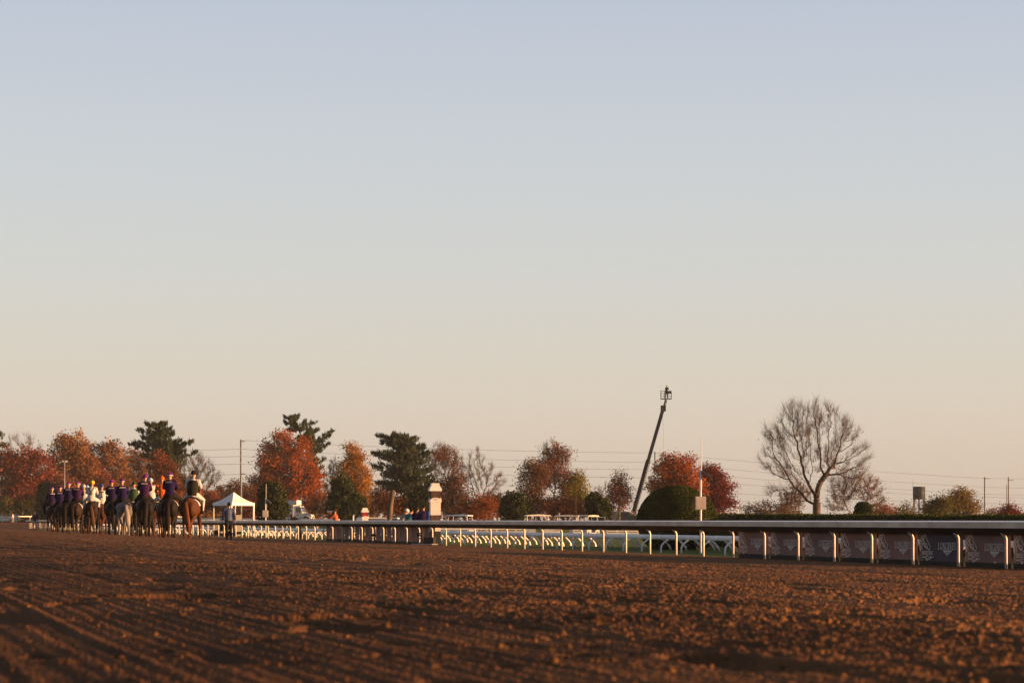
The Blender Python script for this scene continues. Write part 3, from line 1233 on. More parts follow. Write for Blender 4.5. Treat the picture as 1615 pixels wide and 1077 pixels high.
LM = {
    'red': leaf_mat('red leaves', [(.095, .032, .022), (.17, .05, .032), (.25, .07, .04), (.24, .11, .055)], 0.35),
    'redbrown': leaf_mat('red-brown leaves', [(.10, .038, .022), (.18, .062, .032), (.24, .08, .038)], 0.5),
    'crimson': leaf_mat('crimson leaves', [(.075, .015, .012), (.13, .022, .018), (.19, .042, .026)], 0.5),
    'orange': leaf_mat('orange leaves', [(.15, .046, .014), (.28, .080, .022), (.37, .115, .03)], 0.5),
    'gold': leaf_mat('golden leaves', [(.17, .075, .015), (.32, .15, .025), (.44, .23, .04)], 0.5),
    'oak': leaf_mat('oak leaves', [(.09, .05, .024), (.17, .08, .034), (.26, .11, .04), (.25, .14, .055)], 0.4),
    'brown': leaf_mat('brown leaves', [(.06, .036, .02), (.11, .055, .028), (.17, .07, .03)], 0.5),
    'olive': leaf_mat('olive leaves', [(.05, .05, .018), (.09, .085, .025), (.16, .13, .03)], 0.5),
    'tawny': leaf_mat('tawny leaves', [(.09, .07, .02), (.17, .12, .035), (.27, .18, .05)], 0.5),
    'yellowgreen': leaf_mat('yellow-green leaves', [(.08, .085, .02), (.16, .15, .03), (.26, .20, .03)], 0.5),
    'pine': leaf_mat('pine needles', [(.022, .036, .020), (.035, .055, .025), (.055, .075, .03)], 0.5, 0.12),
    'bluepine': leaf_mat('blue-green needles', [(.026, .040, .030), (.042, .060, .038), (.075, .085, .042)], 0.5, 0.12),
    'holly': leaf_mat('dark evergreen leaves', [(.018, .026, .012), (.032, .042, .017), (.065, .072, .026)], 0.6, 0.1),
    'box': leaf_mat('clipped hedge leaves', [(.026, .036, .012), (.045, .058, .018), (.075, .085, .026)], 1.2, 0.1),
    'pink': leaf_mat('dusty red leaves', [(.12, .05, .034), (.20, .085, .052), (.28, .145, .085)], 0.5),
    'mix': leaf_mat('orange to red leaves', [(.12, .055, .018), (.21, .08, .024), (.18, .035, .018), (.25, .11, .03)], 0.22),
}
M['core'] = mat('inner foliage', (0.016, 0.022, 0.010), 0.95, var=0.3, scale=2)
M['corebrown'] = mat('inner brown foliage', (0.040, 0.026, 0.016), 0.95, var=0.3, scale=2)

FAR = 'autumn trees beyond the infield'
# left block
pine('dark conifer cut by the left edge of the photo', -12, 455, [(-12, 830), (-12, 740), (-10, 668)],
     [(690, 4, 684, 8), (700, -26, 690, 8), (706, 6, 700, 10), (722, 8, 716, 12), (735, -34, 726, 12), (745, 7, 742, 12), (760, -36, 750, 14), (768, 9, 762, 14), (785, 8, 784, 14), (790, -40, 786, 16), (806, 9, 806, 14)], LM['pine'], 3)
tree('red-leaved tree at the far left with bare twigs rising from its top', 'autumn_tree', 40, 428,
     [(14, 730, 22, 34), (44, 735, 26, 38), (68, 742, 20, 32), (30, 770, 30, 34), (60, 775, 26, 30)], 795, LM['red'], 15950, 0.367, 420, seed=11, group=FAR, sig=0.7)
tree('bare twiggy tree rising behind the red tree at the far left', 'bare_tree', 38, 488,
     [(34, 705, 26, 26), (54, 715, 18, 20), (40, 740, 30, 30)], 775, None, natt=420, seed=12, twigs=2500, group='bare trees')
tree('tall golden-topped brown tree left of the twin lamp pole', 'autumn_tree', 108, 446,
     [(100, 705, 18, 22), (118, 712, 24, 26), (96, 740, 26, 30), (130, 740, 26, 30), (110, 770, 34, 30), (84, 735, 10, 22)], 800, LM['oak'], 17400, 0.360, 420, sig=0.6, seed=13, group=FAR, bark='barkdark')
tree('small bright golden treetop above the brown tree behind the twin lamp pole', 'autumn_tree', 112, 458,
     [(98, 690, 9, 9), (122, 688, 10, 9), (134, 694, 8, 9), (110, 705, 16, 16)], 760, LM['gold'], 3770, 0.325, 160, sig=0.6, seed=14, group=FAR)
tree('rusty brown oak right of the twin lamp pole behind the horses', 'autumn_tree', 168, 463,
     [(150, 715, 24, 26), (176, 718, 24, 26), (150, 755, 28, 34), (182, 755, 26, 34), (165, 785, 36, 24)], 800, LM['oak'], 17400, 0.355, 420, sig=0.6, seed=15, group=FAR, bark='barkdark')
tree('red-tinged tree between the two rusty oaks on the left', 'autumn_tree', 140, 450,
     [(138, 738, 16, 18), (150, 750, 18, 18), (128, 757, 14, 14), (158, 770, 16, 14)], 800, LM['red'], 6090, 0.327, 200, sig=0.6, seed=16, group=FAR)
tree('tawny oak below the wide-tiered pine', 'autumn_tree', 218, 473,
     [(205, 722, 20, 20), (232, 730, 20, 22), (212, 755, 26, 30), (240, 760, 24, 30), (225, 790, 40, 24)], 800, LM['oak'], 15950, 0.352, 420, sig=0.6, seed=17, group=FAR, bark='barkdark')
tree('reddish oak below the right arm of the wide-tiered pine', 'autumn_tree', 258, 350,
     [(250, 725, 14, 18), (262, 745, 16, 24), (252, 770, 22, 26), (275, 775, 16, 24)], 800, LM['redbrown'], 9425, 0.250, 300, seed=18, group=FAR)
tree('low dusty-pink tree with visible trunk, lower far left', 'autumn_tree', 27, 428,
     [(14, 775, 18, 20), (34, 772, 18, 22), (24, 790, 26, 14), (50, 778, 14, 16)], 806, LM['pink'], 6670, 0.311, 240, sig=0.6, seed=19, group=FAR)
tree('orange-pink low tree left of the dark round evergreen at the far left', 'autumn_tree', 72, 433,
     [(62, 760, 14, 14), (84, 756, 18, 14), (104, 765, 16, 14), (90, 780, 26, 16)], 804, LM['pink'], 6670, 0.309, 240, sig=0.6, seed=20, group=FAR)
tree('low rusty tree behind the rider in white and yellow', 'autumn_tree', 156, 428,
     [(148, 768, 16, 16), (166, 765, 16, 18), (156, 785, 24, 18)], 804, LM['redbrown'], 6090, 0.311, 240, sig=0.6, seed=21, group=FAR)
tree('yellowish low bush under the dusty-pink tree at the far left', 'bush', 50, 418,
     [(46, 800, 14, 12), (60, 796, 12, 14), (12, 800, 14, 14)], 812, LM['olive'], 3770, 0.270, 160, sig=0.6, seed=22, cat='bush')
dense_shrub('dark round evergreen behind the leftmost riders', 'evergreen_shrub', 74, 398, [(74, 782, 15, 22), (74, 802, 17, 18)], LM['holly'], 5278, 0.299, 23, M['core'])
dense_shrub('dark thicket behind the middle of the horse group', 'evergreen_shrub', 180, 418, [(176, 795, 16, 16), (198, 792, 14, 18)], LM['holly'], 4466, 0.293, 24, M['core'])
tree('low brownish trees closing the gap behind the grey horse', 'bush', 232, 423, [(205, 795, 22, 20), (240, 792, 24, 24), (270, 795, 20, 22)], 812, LM['brown'], 9425, 0.313, 260, sig=0.6, seed=25, cat='bush')
pine('wide-tiered dark pine above the oaks left of the utility pole', 256, 365, [(262, 825), (262, 760), (258, 720), (252, 690), (250, 666)],
     [(676, 230, 668, 5), (672, 262, 667, 5), (684, 217, 678, 6), (684, 268, 675, 6), (692, 222, 690, 7), (694, 274, 682, 6), (702, 216, 698, 8), (704, 286, 694, 7),
      (712, 206, 700, 7), (714, 292, 698, 7), (716, 304, 696, 6), (720, 230, 706, 8), (722, 290, 712, 7), (730, 312, 712, 6), (732, 224, 716, 8), (740, 292, 718, 8), (745, 235, 735, 9), (748, 290, 730, 9)], LM['pine'], 26, tuft=0.7, ntuft=22)
tree('bare round-crowned tree left of the utility pole', 'bare_tree', 318, 340,
     [(312, 745, 26, 32), (330, 755, 20, 30), (300, 760, 18, 24)], 795, LM['brown'], 1305, 0.156, 620, seed=27, twigs=3500, lfrac=0.6, group='bare trees', rtip=0.016)
tree('small red tree at the left corner of the white tent', 'autumn_tree', 325, 300, [(318, 785, 14, 18), (334, 790, 10, 16)], 808, LM['redbrown'], 3480, 0.203, 160, seed=28, group=FAR)
tree('bare scrub behind the peak of the white tent', 'bush', 352, 320, [(350, 785, 16, 22), (372, 792, 18, 18)], 812, LM['brown'], 1305, 0.172, 240, seed=29, twigs=1600, cat='bush')
# the big maple and the pine behind it
tree('large bright orange maple, biggest leafy crown, behind the box truck', 'maple_tree', 452, 392,
     [(440, 705, 28, 30), (468, 712, 24, 30), (428, 740, 32, 34), (465, 745, 34, 34), (485, 760, 28, 30), (415, 770, 28, 28), (450, 780, 44, 28), (490, 785, 26, 20)], 790, LM['orange'], 37700, 0.295, 700, seed=30, group=None, sig=0.6)
pine('pine with long up-swept arms rising behind the orange maple', 490, 412, [(494, 825), (490, 740), (482, 700), (466, 668), (458, 655)],
     [(664, 447, 656, 4), (662, 472, 655, 5), (672, 446, 664, 5), (676, 452, 678, 5), (680, 496, 664, 6), (690, 505, 675, 6), (694, 470, 690, 6), (704, 524, 678, 5), (708, 522, 686, 5),
      (716, 520, 698, 5), (722, 506, 706, 5), (735, 512, 722, 5), (748, 510, 735, 5), (756, 514, 748, 6), (770, 516, 765, 6)], LM['pine'], 31, tuft=0.62, ntuft=20)
dense_shrub('dark broad evergreen with speckled leaves right of the white tent', 'evergreen_shrub', 430, 210, [(428, 785, 20, 24), (430, 805, 24, 22), (436, 795, 10, 22)], LM['holly'], 8526, 0.187, 32, M['core'])
tree('low bare brown brush right of the box truck', 'bush', 502, 260, [(500, 800, 16, 16), (518, 795, 14, 20)], 814, LM['brown'], 2610, 0.156, 200, seed=33, twigs=1400, cat='bush')
tree('tall slim orange-yellow tree right of the maple', 'autumn_tree', 560, 300,
     [(558, 712, 14, 16), (556, 735, 20, 22), (566, 760, 22, 26), (545, 765, 22, 26), (572, 785, 14, 22)], 800, LM['gold'], 12325, 0.218, 340, seed=34, group=FAR)
tree('bare grey twiggy tree between the maple and the slim orange tree', 'bare_tree', 530, 320, [(528, 745, 16, 24), (524, 770, 14, 24)], 795, LM['brown'], 725, 0.156, 260, seed=35, twigs=1400, group='bare trees')
dense_shrub('big dark cone-shaped evergreen below the slim orange tree', 'evergreen_shrub', 545, 230, [(540, 778, 18, 26), (545, 800, 28, 26), (560, 800, 18, 22)], LM['holly'], 9338, 0.203, 36, M['core'])
pine('shaggy blue-green pine over the leaning brown trunk', 636, 320, [(640, 825), (638, 760), (634, 710), (630, 688)],
     [(694, 598, 686, 8), (698, 622, 692, 8), (700, 640, 688, 8), (704, 604, 696, 9), (705, 655, 690, 8), (712, 646, 698, 11), (716, 590, 716, 9), (720, 668, 702, 11), (726, 606, 722, 12), (730, 676, 715, 12),
      (738, 592, 736, 12), (742, 670, 728, 14), (750, 604, 748, 14), (752, 682, 740, 14), (762, 596, 762, 12), (765, 680, 755, 14), (772, 612, 770, 14), (776, 688, 768, 12), (786, 668, 782, 12), (794, 650, 790, 12)], LM['bluepine'], 37, tuft=0.6, ntuft=42)
ln = thing('leaning_trunk', 'tall leaning bare brown trunk standing left of the shaggy pine crown', 'tree trunk', at(611, 824, 150) * 1.0)
ln.location.z = 0
s_ = 150 / F
MB().tube([(0, 0, -0.1), (0.06, 0, 0.8), (5 * s_, 0, EYE + 22 * s_), (8.5 * s_, 0, EYE + 46 * s_)], [0.19, 0.17, 0.155, 0.145], 10).build('trunk', M['bark'], ln, True)
MB().ell((8.5 * s_, 0, EYE + 46 * s_), (0.148, 0.148, 0.05)).build('cut_top', M['bark'], ln, True)
tree('fiery red-orange bush right of the leaning trunk', 'autumn_bush', 625, 250, [(618, 795, 16, 14), (632, 800, 12, 16)], 814, LM['mix'], 4640, 0.172, 180, seed=38, cat='bush')
dense_shrub('dark evergreen mass left of the tall white pillar', 'evergreen_shrub', 668, 250, [(664, 795, 18, 26), (678, 785, 12, 26)], LM['holly'], 5278, 0.203, 39, M['core'])
tree('round bare tree with a few orange leaves above the tall white pillar', 'bare_tree', 705, 325,
     [(698, 722, 26, 24), (715, 738, 20, 26), (684, 735, 16, 24)], 792, LM['pink'], 2465, 0.203, 560, seed=40, twigs=3200, lfrac=0.35, group='bare trees')
tree('dull brown thicket right of the tall white pillar', 'bush', 712, 300, [(700, 775, 22, 24), (722, 770, 22, 26), (712, 798, 30, 18)], 810, LM['brown'], 8700, 0.203, 300, seed=41, twigs=900, cat='bush', bark='barkdark')
tree('bare spreading tree with crooked top above the orange bush', 'bare_tree', 758, 330,
     [(752, 722, 16, 18), (745, 748, 24, 22), (768, 752, 20, 26), (784, 768, 18, 26), (765, 785, 26, 18)], 790, None, natt=620, seed=42, twigs=3600, group='bare trees')
tree('low spreading bush of vivid orange leaves right of the pillar', 'autumn_bush', 757, 250, [(748, 792, 18, 9), (766, 798, 16, 12), (752, 808, 24, 12)], 812, LM['mix'], 6090, 0.156, 220, seed=43, cat='bush')
tree('pale pinkish bush just right of the tall white pillar', 'autumn_bush', 716, 250, [(716, 810, 12, 7)], 815, LM['pink'], 1305, 0.156, 80, seed=44, cat='bush')
dense_shrub('dark green conical evergreen left of the sparse rusty tree', 'evergreen_shrub', 810, 220, [(808, 795, 16, 18), (812, 806, 22, 18), (820, 795, 12, 16)], LM['holly'], 7713, 0.172, 45, M['core'])
tree('sparse rusty-brown tree left of the tall bare-topped tree', 'autumn_tree', 843, 290,
     [(836, 742, 18, 20), (850, 748, 16, 24), (838, 770, 22, 24)], 795, LM['brown'], 5220, 0.195, 420, seed=46, twigs=1200, group=FAR)
tree('tall rusty tree with a bare upper left crown beside the yellow-green tree', 'autumn_tree', 873, 300,
     [(868, 715, 18, 24), (884, 722, 18, 26), (868, 750, 24, 26), (888, 760, 20, 28)], 798, LM['redbrown'], 7540, 0.187, 620, seed=47, twigs=3000, lfrac=0.75, group=FAR)
tree('brown scrub under the sparse rusty trees', 'bush', 850, 290, [(845, 798, 24, 16), (880, 798, 24, 16)], 814, LM['brown'], 7540, 0.187, 240, seed=48, cat='bush')
tree('rust-brown low bush behind the golf carts', 'bush', 888, 270, [(878, 803, 22, 12), (900, 802, 22, 13), (918, 806, 12, 10)], 814, LM['redbrown'], 6090, 0.172, 240, seed=49, cat='bush')
tree('slim yellow-green tree behind the thin dark lamp mast', 'autumn_tree', 912, 300, [(912, 757, 11, 14), (908, 775, 17, 22), (920, 785, 14, 20), (900, 790, 12, 16)], 806, LM['yellowgreen'], 7540, 0.195, 280, seed=50, group=FAR)
dense_shrub('dark rounded evergreen between the lamp mast and the plum-red tree', 'evergreen_shrub', 942, 220, [(938, 796, 14, 18), (946, 804, 18, 18)], LM['holly'], 6496, 0.172, 51, M['core'])
tree('small bare treetop behind the rounded evergreen', 'bare_tree', 945, 320, [(944, 780, 12, 16)], 805, None, natt=160, seed=52, twigs=700, group='bare trees')
tree('neat oval plum-red tree left of the boom lift', 'autumn_tree', 977, 280, [(977, 758, 12, 16), (975, 776, 19, 20), (982, 785, 16, 18), (968, 790, 14, 14)], 806, LM['redbrown'], 3770, 0.187, 420, seed=53, group=FAR, twigs=900)
# right block
tree('large orange tree turning crimson on its right, behind the clipped dome', 'autumn_tree', 1080, 280,
     [(1052, 735, 20, 22), (1076, 738, 24, 24), (1045, 765, 24, 24), (1082, 770, 30, 28)], 800, LM['orange'], 15950, 0.211, 420, seed=54, group=FAR)
tree('crimson tree at the right end of the clipped dome', 'autumn_tree', 1128, 290,
     [(1118, 750, 20, 20), (1136, 768, 20, 24), (1124, 785, 28, 22), (1150, 790, 12, 18)], 802, LM['crimson'], 13050, 0.203, 380, seed=55, group=FAR)
tree('biggest bare tree, broad open crown of branches standing alone', 'bare_tree', 1287, 240,
     [(1250, 655, 28, 24), (1296, 650, 30, 22), (1225, 690, 28, 30), (1330, 680, 28, 28), (1275, 680, 36, 34), (1215, 725, 24, 24), (1356, 715, 24, 24), (1300, 715, 40, 34), (1245, 740, 32, 26), (1335, 745, 34, 24), (1220, 775, 20, 16), (1270, 770, 30, 14)],
     796, LM['oak'], 1500, 0.13, 2000, seed=56, twigs=11000, lfrac=0.3, sig=0.35, depth=0.75, rtip=0.0095, trunk_r=0.40, step=0.33, bark='barkdark', shell=0.45)
tree('reddish bare spreading tree right of and behind the biggest bare tree', 'bare_tree', 1345, 265,
     [(1328, 775, 24, 26), (1350, 762, 24, 24), (1370, 772, 22, 24), (1384, 790, 16, 16), (1318, 795, 20, 16)], 817, LM['oak'], 3000, 0.14, 1000, seed=57, twigs=6500, lfrac=0.8, group='bare trees', rtip=0.011, step=0.30, sig=0.4)
tree('low twiggy tree under the left boughs of the biggest bare tree', 'bare_tree', 1252, 285,
     [(1244, 785, 20, 16), (1262, 780, 18, 20), (1236, 800, 18, 12)], 816, LM['oak'], 1200, 0.15, 420, seed=85, twigs=4500, group='bare trees', rtip=0.012)
tree('long low row of bare scrub left of the biggest bare tree', 'bush', 1215, 330, [(1180, 802, 18, 9), (1205, 800, 18, 12), (1232, 802, 16, 9), (1252, 795, 16, 16)], 815, LM['brown'], 2175, 0.172, 380, seed=58, twigs=2600, cat='bush')
dense_shrub('small clipped round evergreen right of the biggest bare tree', 'evergreen_shrub', 1362, 140, [(1362, 802, 14, 11), (1362, 812, 16, 14)], LM['box'], 3770, 0.086, 59, M['core'], 0.05)
tree('brown-green rounded tree right of the water tank', 'autumn_tree', 1512, 290, [(1516, 785, 18, 18), (1502, 798, 20, 16), (1530, 800, 16, 16)], 812, LM['tawny'], 7540, 0.187, 380, seed=60, twigs=700, group=FAR)
tree('small green bushy tree between the water tank and the brown-green tree', 'green_tree', 1476, 270, [(1470, 802, 13, 13), (1486, 799, 12, 15)], 814, LM['olive'], 5200, 0.18, 200, seed=61)
tree('dark red small tree at the foot of the twin poles, far right', 'autumn_tree', 1591, 280, [(1590, 805, 14, 9), (1592, 812, 20, 9)], 815, LM['crimson'], 3190, 0.172, 200, seed=62, group=FAR, twigs=500)
tree('tiny bare tree on the skyline between the poles at the far right', 'bare_tree', 1565, 480, [(1565, 808, 12, 8)], 815, LM['pink'], 725, 0.234, 160, seed=63, twigs=900, group='bare trees')
tree('bare bush under the left leg of the water tank', 'bush', 1430, 330, [(1428, 804, 14, 12), (1412, 808, 14, 8)], 816, LM['olive'], 1015, 0.172, 180, seed=64, twigs=900, cat='bush')
tree('faint pinkish scrub at the right foot of the reddish bare tree', 'bush', 1396, 300, [(1392, 806, 16, 10)], 815, LM['pink'], 2030, 0.172, 140, seed=65, twigs=600, cat='bush')

tree('dense low brown brush behind the white tent', 'bush', 372, 345, [(345, 790, 18, 22), (372, 780, 22, 24), (398, 790, 20, 24)], 812, LM['brown'], 9000, 0.24, 300, seed=80, cat='bush', twigs=900)
tree('russet brush filling the space left of the orange maple', 'bush', 398, 330, [(392, 800, 22, 18), (410, 795, 16, 20)], 814, LM['redbrown'], 5000, 0.22, 200, seed=81, cat='bush')
tree('grey-brown brush right of the dark cone-shaped evergreen', 'bush', 590, 330, [(585, 795, 16, 20), (604, 790, 18, 22)], 814, LM['brown'], 5500, 0.22, 200, seed=82, cat='bush', twigs=700)
tree('olive-tinged tree between the oaks and the bare round-crowned tree', 'autumn_tree', 285, 385, [(282, 765, 16, 26), (296, 775, 14, 24)], 808, LM['olive'], 5200, 0.26, 220, seed=83, group=FAR)
tree('dull brown thicket left of the conical evergreen', 'bush', 785, 330, [(780, 795, 16, 18), (796, 800, 14, 14)], 814, LM['brown'], 3800, 0.22, 200, seed=84, cat='bush', twigs=500)
# clipped dome and long hedge
dense_shrub('huge smooth clipped dome of dark green hedge behind the camera mast', 'topiary_dome', 1068, 122, [(1068, 822, 63, 56)], LM['box'], 37700, 0.078, 66, M['core'], 0.012, 'hedge')
hd = thing('long_hedge', 'long low dark clipped hedge behind the right-hand rail', 'hedge', (0, 0, 0))
rg = np.random.default_rng(67)
HA, HB = Vector((at(1092, 820, 135).x, 135, 0)), Vector((at(2400, 820, 68).x, 68, 0))
hv = HB - HA
hn = Vector((-hv.y, hv.x, 0)).normalized()
hm = MB()
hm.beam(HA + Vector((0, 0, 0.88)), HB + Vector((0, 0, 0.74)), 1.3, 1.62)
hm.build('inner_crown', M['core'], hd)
n = 42000
tq = rg.random(n)
top = rg.random(n) < 0.45
off = np.where(top, rg.uniform(-.7, .7, n), np.where(rg.random(n) < 0.8, -.70, .70)) + rg.normal(0, .03, n)
hh = (1.80 - 0.28 * tq) + 0.05 * (vnoise(tq * 90, tq * 0, 5) - 0.5)
zq_ = np.where(top, hh + rg.normal(0, .035, n), rg.random(n) * hh)
pts = np.array(HA)[None] + np.array(hv)[None] * tq[:, None] + np.array(-hn)[None] * (-off)[:, None] * (1 if hn.y > 0 else -1)
pts[:, 2] = zq_
V, Q = leaf_quads(pts, 0.10, rg)
link('crown', np_mesh('crown', V, Q, [LM['box']]), hd)
# undergrowth beyond the outer rail of the far turn, one mass
rg = np.random.default_rng(71)
n = 26000
pxx = rg.uniform(-60, 560, n)
yb = 486 + rg.uniform(-8, 26, n)
xx = (pxx - CX) / F * yb
hgt = 2.2 + 3.0 * vnoise(pxx / 17, pxx * 0, 8) + 1.2 * vnoise(pxx / 5, pxx * 0, 9)
hgt *= np.interp(pxx, [-60, 300, 420, 560], [1, 1, .55, .4])
V, Q = leaf_quads(np.stack([xx, yb, rg.random(n) ** 0.9 * hgt], 1), 0.62, rg)
o = link('undergrowth', np_mesh('undergrowth', V, Q, [LM['oak']]))
o['kind'] = 'stuff'
o['label'] = 'mixed low brown undergrowth below the trees beyond the far turn'
# far wooded skyline, one mass
fw = MB()
rg = np.random.default_rng(70)
n = 9000
xx = rg.uniform(-260, 330, n)
yy = 620 + rg.uniform(-30, 60, n)
hgt = 1.2 + 3.2 * vnoise(xx / 14, yy * 0, 3) + 1.5 * vnoise(xx / 4, yy * 0, 4)
pts = np.stack([xx, yy, rg.random(n) ** 0.8 * hgt], 1)
V, Q = leaf_quads(pts, 1.1, rg)
o = link('distant_wood', np_mesh('distant_wood', V, Q, [LM['brown']]))
o['kind'] = 'stuff'
o['label'] = 'far-off low brown woodland along the horizon'

# ------------------------------------------------------------------ people
def hand(mb, wrist, fwd, palm, side):
    """palm, four unequal curled fingers and a thumb on its side"""
    wrist, fwd, palm = Vector(wrist), Vector(fwd).normalized(), Vector(palm).normalized()
    across = fwd.cross(palm).normalized() * side
    mb.tube([wrist, wrist + fwd * 0.045, wrist + fwd * 0.09], [(0.026, 0.018), (0.040, 0.016), (0.038, 0.014)], 8, ref=across)
    for i, L in enumerate((0.070, 0.078, 0.073, 0.058)):
        b = wrist + fwd * 0.088 + across * (0.028 - 0.019 * i)
        k = b + (fwd * 0.9 + palm * 0.35) * L * 0.5
        mb.tube([b - fwd * 0.01, b, k, k + (fwd * 0.35 + palm * 0.9) * L * 0.3, k + (fwd * -0.15 + palm) * L * 0.5], [0.0085, 0.009, 0.0085, 0.008, 0.006], 6)
    b = wrist + fwd * 0.035 + across * 0.036
    mb.tube([b - across * 0.01, b + across * 0.02 + fwd * 0.02, b + across * 0.028 + fwd * 0.045 + palm * 0.015], [0.011, 0.010, 0.008], 6)


def V3(*a):
    return Vector(a)


_figs = {}


def figure(key, J):
    """meshes of one posed figure from its joints: continuous body plus clothing shells"""
    if key in _figs:
        return _figs[key]
    g = {k: Vector(v) for k, v in J.items() if hasattr(v, '__len__')}
    up = (g['neck'] - g['pelvis']).normalized()
    right = (g['shR'] - g['shL']).normalized()
    look = Vector(J.get('look', (0, 1, 0))).normalized()
    head = g['head']
    b = MB()
    tors = [g['pelvis'], g['waist'], g['chest'], g['neck']]
    b.tube([g['pelvis'] - up * 0.10] + tors, [(0.13, 0.10), (0.155, 0.115), (0.14, 0.10), (0.165, 0.115), (0.06, 0.06)], 12, ref=right)
    b.tube([g['neck'] - up * 0.03, (g['neck'] + head) / 2 - look * 0.01, head - look * 0.01], [0.062, 0.055, 0.055], 8)
    Mh = look.to_track_quat('Y', 'Z').to_matrix()
    b.ell(head, (0.074, 0.092, 0.112), 14, 10, M=Mh)
    b.ell(head + Mh @ V3(0, 0.045, -0.065), (0.050, 0.048, 0.050), 10, 8, M=Mh)
    b.ell(head + Mh @ V3(0, 0.096, -0.018), (0.013, 0.018, 0.028), 8, 6, M=Mh)
    b.ell(head + Mh @ V3(0, 0.085, -0.062), (0.024, 0.012, 0.008), 8, 6, M=Mh)
    for s in (-1, 1):
        b.ell(head + Mh @ V3(s * 0.076, -0.005, -0.012), (0.010, 0.020, 0.032), 8, 6, M=Mh)
    for s, a in ((-1, 'L'), (1, 'R')):
        sh, el, ha = g['sh' + a], g['el' + a], g['ha' + a]
        b.tube([sh, (sh + el) / 2, el, (el + ha) / 2, ha], [0.050, 0.045, 0.038, 0.036, 0.026], 8)
        hp, kn, an, to = g['hip' + a], g['kn' + a], g['an' + a], g['to' + a]
        b.tube([hp, (hp + kn) / 2, kn, kn.lerp(an, .35), an], [0.085, 0.075, 0.055, 0.052, 0.036], 8)
        b.tube([an - V3(0, 0, .0), (an + to) / 2, to], [0.036, 0.035, 0.025], 8)
    body = remesh(b, 0.016, 4, 'body')
    hm = MB()
    for s, a in ((-1, 'L'), (1, 'R')):
        fw = (g['ha' + a] - g['el' + a]).normalized()
        pl = Vector(J.get('palm', (-s, 0.1, -0.2)))
        pl = (pl - fw * pl.dot(fw)).normalized()
        hand(hm, g['ha' + a] - fw * 0.005, fw, pl, s)
    tmp = bmesh.new()
    tmp.from_mesh(body)
    hme = hm.mesh('h')
    tmp.from_mesh(hme)
    tmp.to_mesh(body)
    tmp.free()
    body.polygons.foreach_set('use_smooth', [True] * len(body.polygons))
    j = MB()
    j.tube([g['pelvis'] - up * 0.06, g['pelvis'] + up * .03, g['waist'], g['chest'], g['chest'].lerp(g['neck'], .6), g['neck'] + up * 0.015],
           [(0.185, 0.14), (0.19, 0.142), (0.178, 0.132), (0.20, 0.148), (0.15, 0.115), (0.072, 0.070)], 14, ref=right)
    for s, a in ((-1, 'L'), (1, 'R')):
        sh, el, ha = g['sh' + a], g['el' + a], g['ha' + a]
        inn = sh - right * s * 0.07
        j.tube([inn, sh, sh.lerp(el, .5), el, el.lerp(ha, .5), el.lerp(ha, .93)], [0.085, 0.082, 0.068, 0.060, 0.054, 0.042], 10)
    jacket = remesh(j, 0.018, 5, 'jacket')
    vest = MB()
    vest.tube([g['pelvis'] - up * 0.07, g['pelvis'] + up * .03, g['waist'], g['chest'], g['chest'].lerp(g['neck'], .62)],
              [(0.192, 0.15), (0.198, 0.152), (0.188, 0.144), (0.212, 0.160), (0.165, 0.130)], 14, ref=right)
    t = MB()
    for s, a in ((-1, 'L'), (1, 'R')):
        hp, kn, an = g['hip' + a], g['kn' + a], g['an' + a]
        t.tube([g['pelvis'] + (hp - g['pelvis']) * 0.5 + up * 0.05, hp, hp.lerp(kn, .5), kn, kn.lerp(an, .5), kn.lerp(an, .93)], [0.10, 0.112, 0.095, 0.074, 0.066, 0.060], 10)
    t.ell(g['pelvis'] - up * 0.05, (0.165, 0.13, 0.13), 12, 8)
    trousers = remesh(t, 0.018, 5, 'trousers')
    bt = MB()
    for s, a in ((-1, 'L'), (1, 'R')):
        kn, an, to = g['kn' + a], g['an' + a], g['to' + a]
        top = kn.lerp(an, J.get('boot', 0.8))
        bt.tube([top, kn.lerp(an, .9), an], [0.062 if J.get('boot', 0.8) < .5 else 0.055, 0.052, 0.048], 8)
        bt.ell((an + to) / 2 - V3(0, 0, 0.02), (0.048, (to - an).length * 0.68 + 0.02, 0.045), 10, 8, M=(V3(to.x - an.x, to.y - an.y, (to.z - an.z) * .6)).to_track_quat('Y', 'Z').to_matrix())
    boots = remesh(bt, 0.014, 3, 'boots')
    hel = MB()
    Mx = Mh
    n = 16
    vs = []
    for i in range(7):
        th = math.pi * 0.56 * i / 6
        for q in range(n):
            ph = 2 * math.pi * q / n
            vs.append(Mx @ V3(0.108 * math.sin(th) * math.cos(ph), 0.132 * math.sin(th) * math.sin(ph) - 0.005, 0.135 * math.cos(th) + 0.015) + head)
    fs = [(i * n + q, (i + 1) * n + q, (i + 1) * n + (q + 1) % n, i * n + (q + 1) % n) for i in range(6) for q in range(n)]
    hel.add(vs, fs)
    hel.ell(head + Mx @ V3(0, 0.135, 0.0), (0.075, 0.055, 0.010), 12, 6, M=Mx)
    hair = MB()
    hair.ell(head + Mx @ V3(0, -0.018, 0.022), (0.083, 0.092, 0.108), 14, 10, M=Mx)
    band = MB()
    band.tube([head + Mx @ V3(0, -0.004, -0.002), head + Mx @ V3(0, -0.004, 0.026)], [(0.111, 0.135), (0.1125, 0.1365)], 18, ref=Mx @ V3(1, 0, 0))
    eye = [MB().ell(head + Mh @ V3(s * 0.030, 0.082, 0.012), (0.011, 0.009, 0.008), 8, 6).mesh('eye') for s in (-1, 1)]
    backy = min(v.co.y for v in jacket.vertices if abs(v.co.z - g['chest'].z) < 0.06 and abs(v.co.x - g['chest'].x) < 0.12)
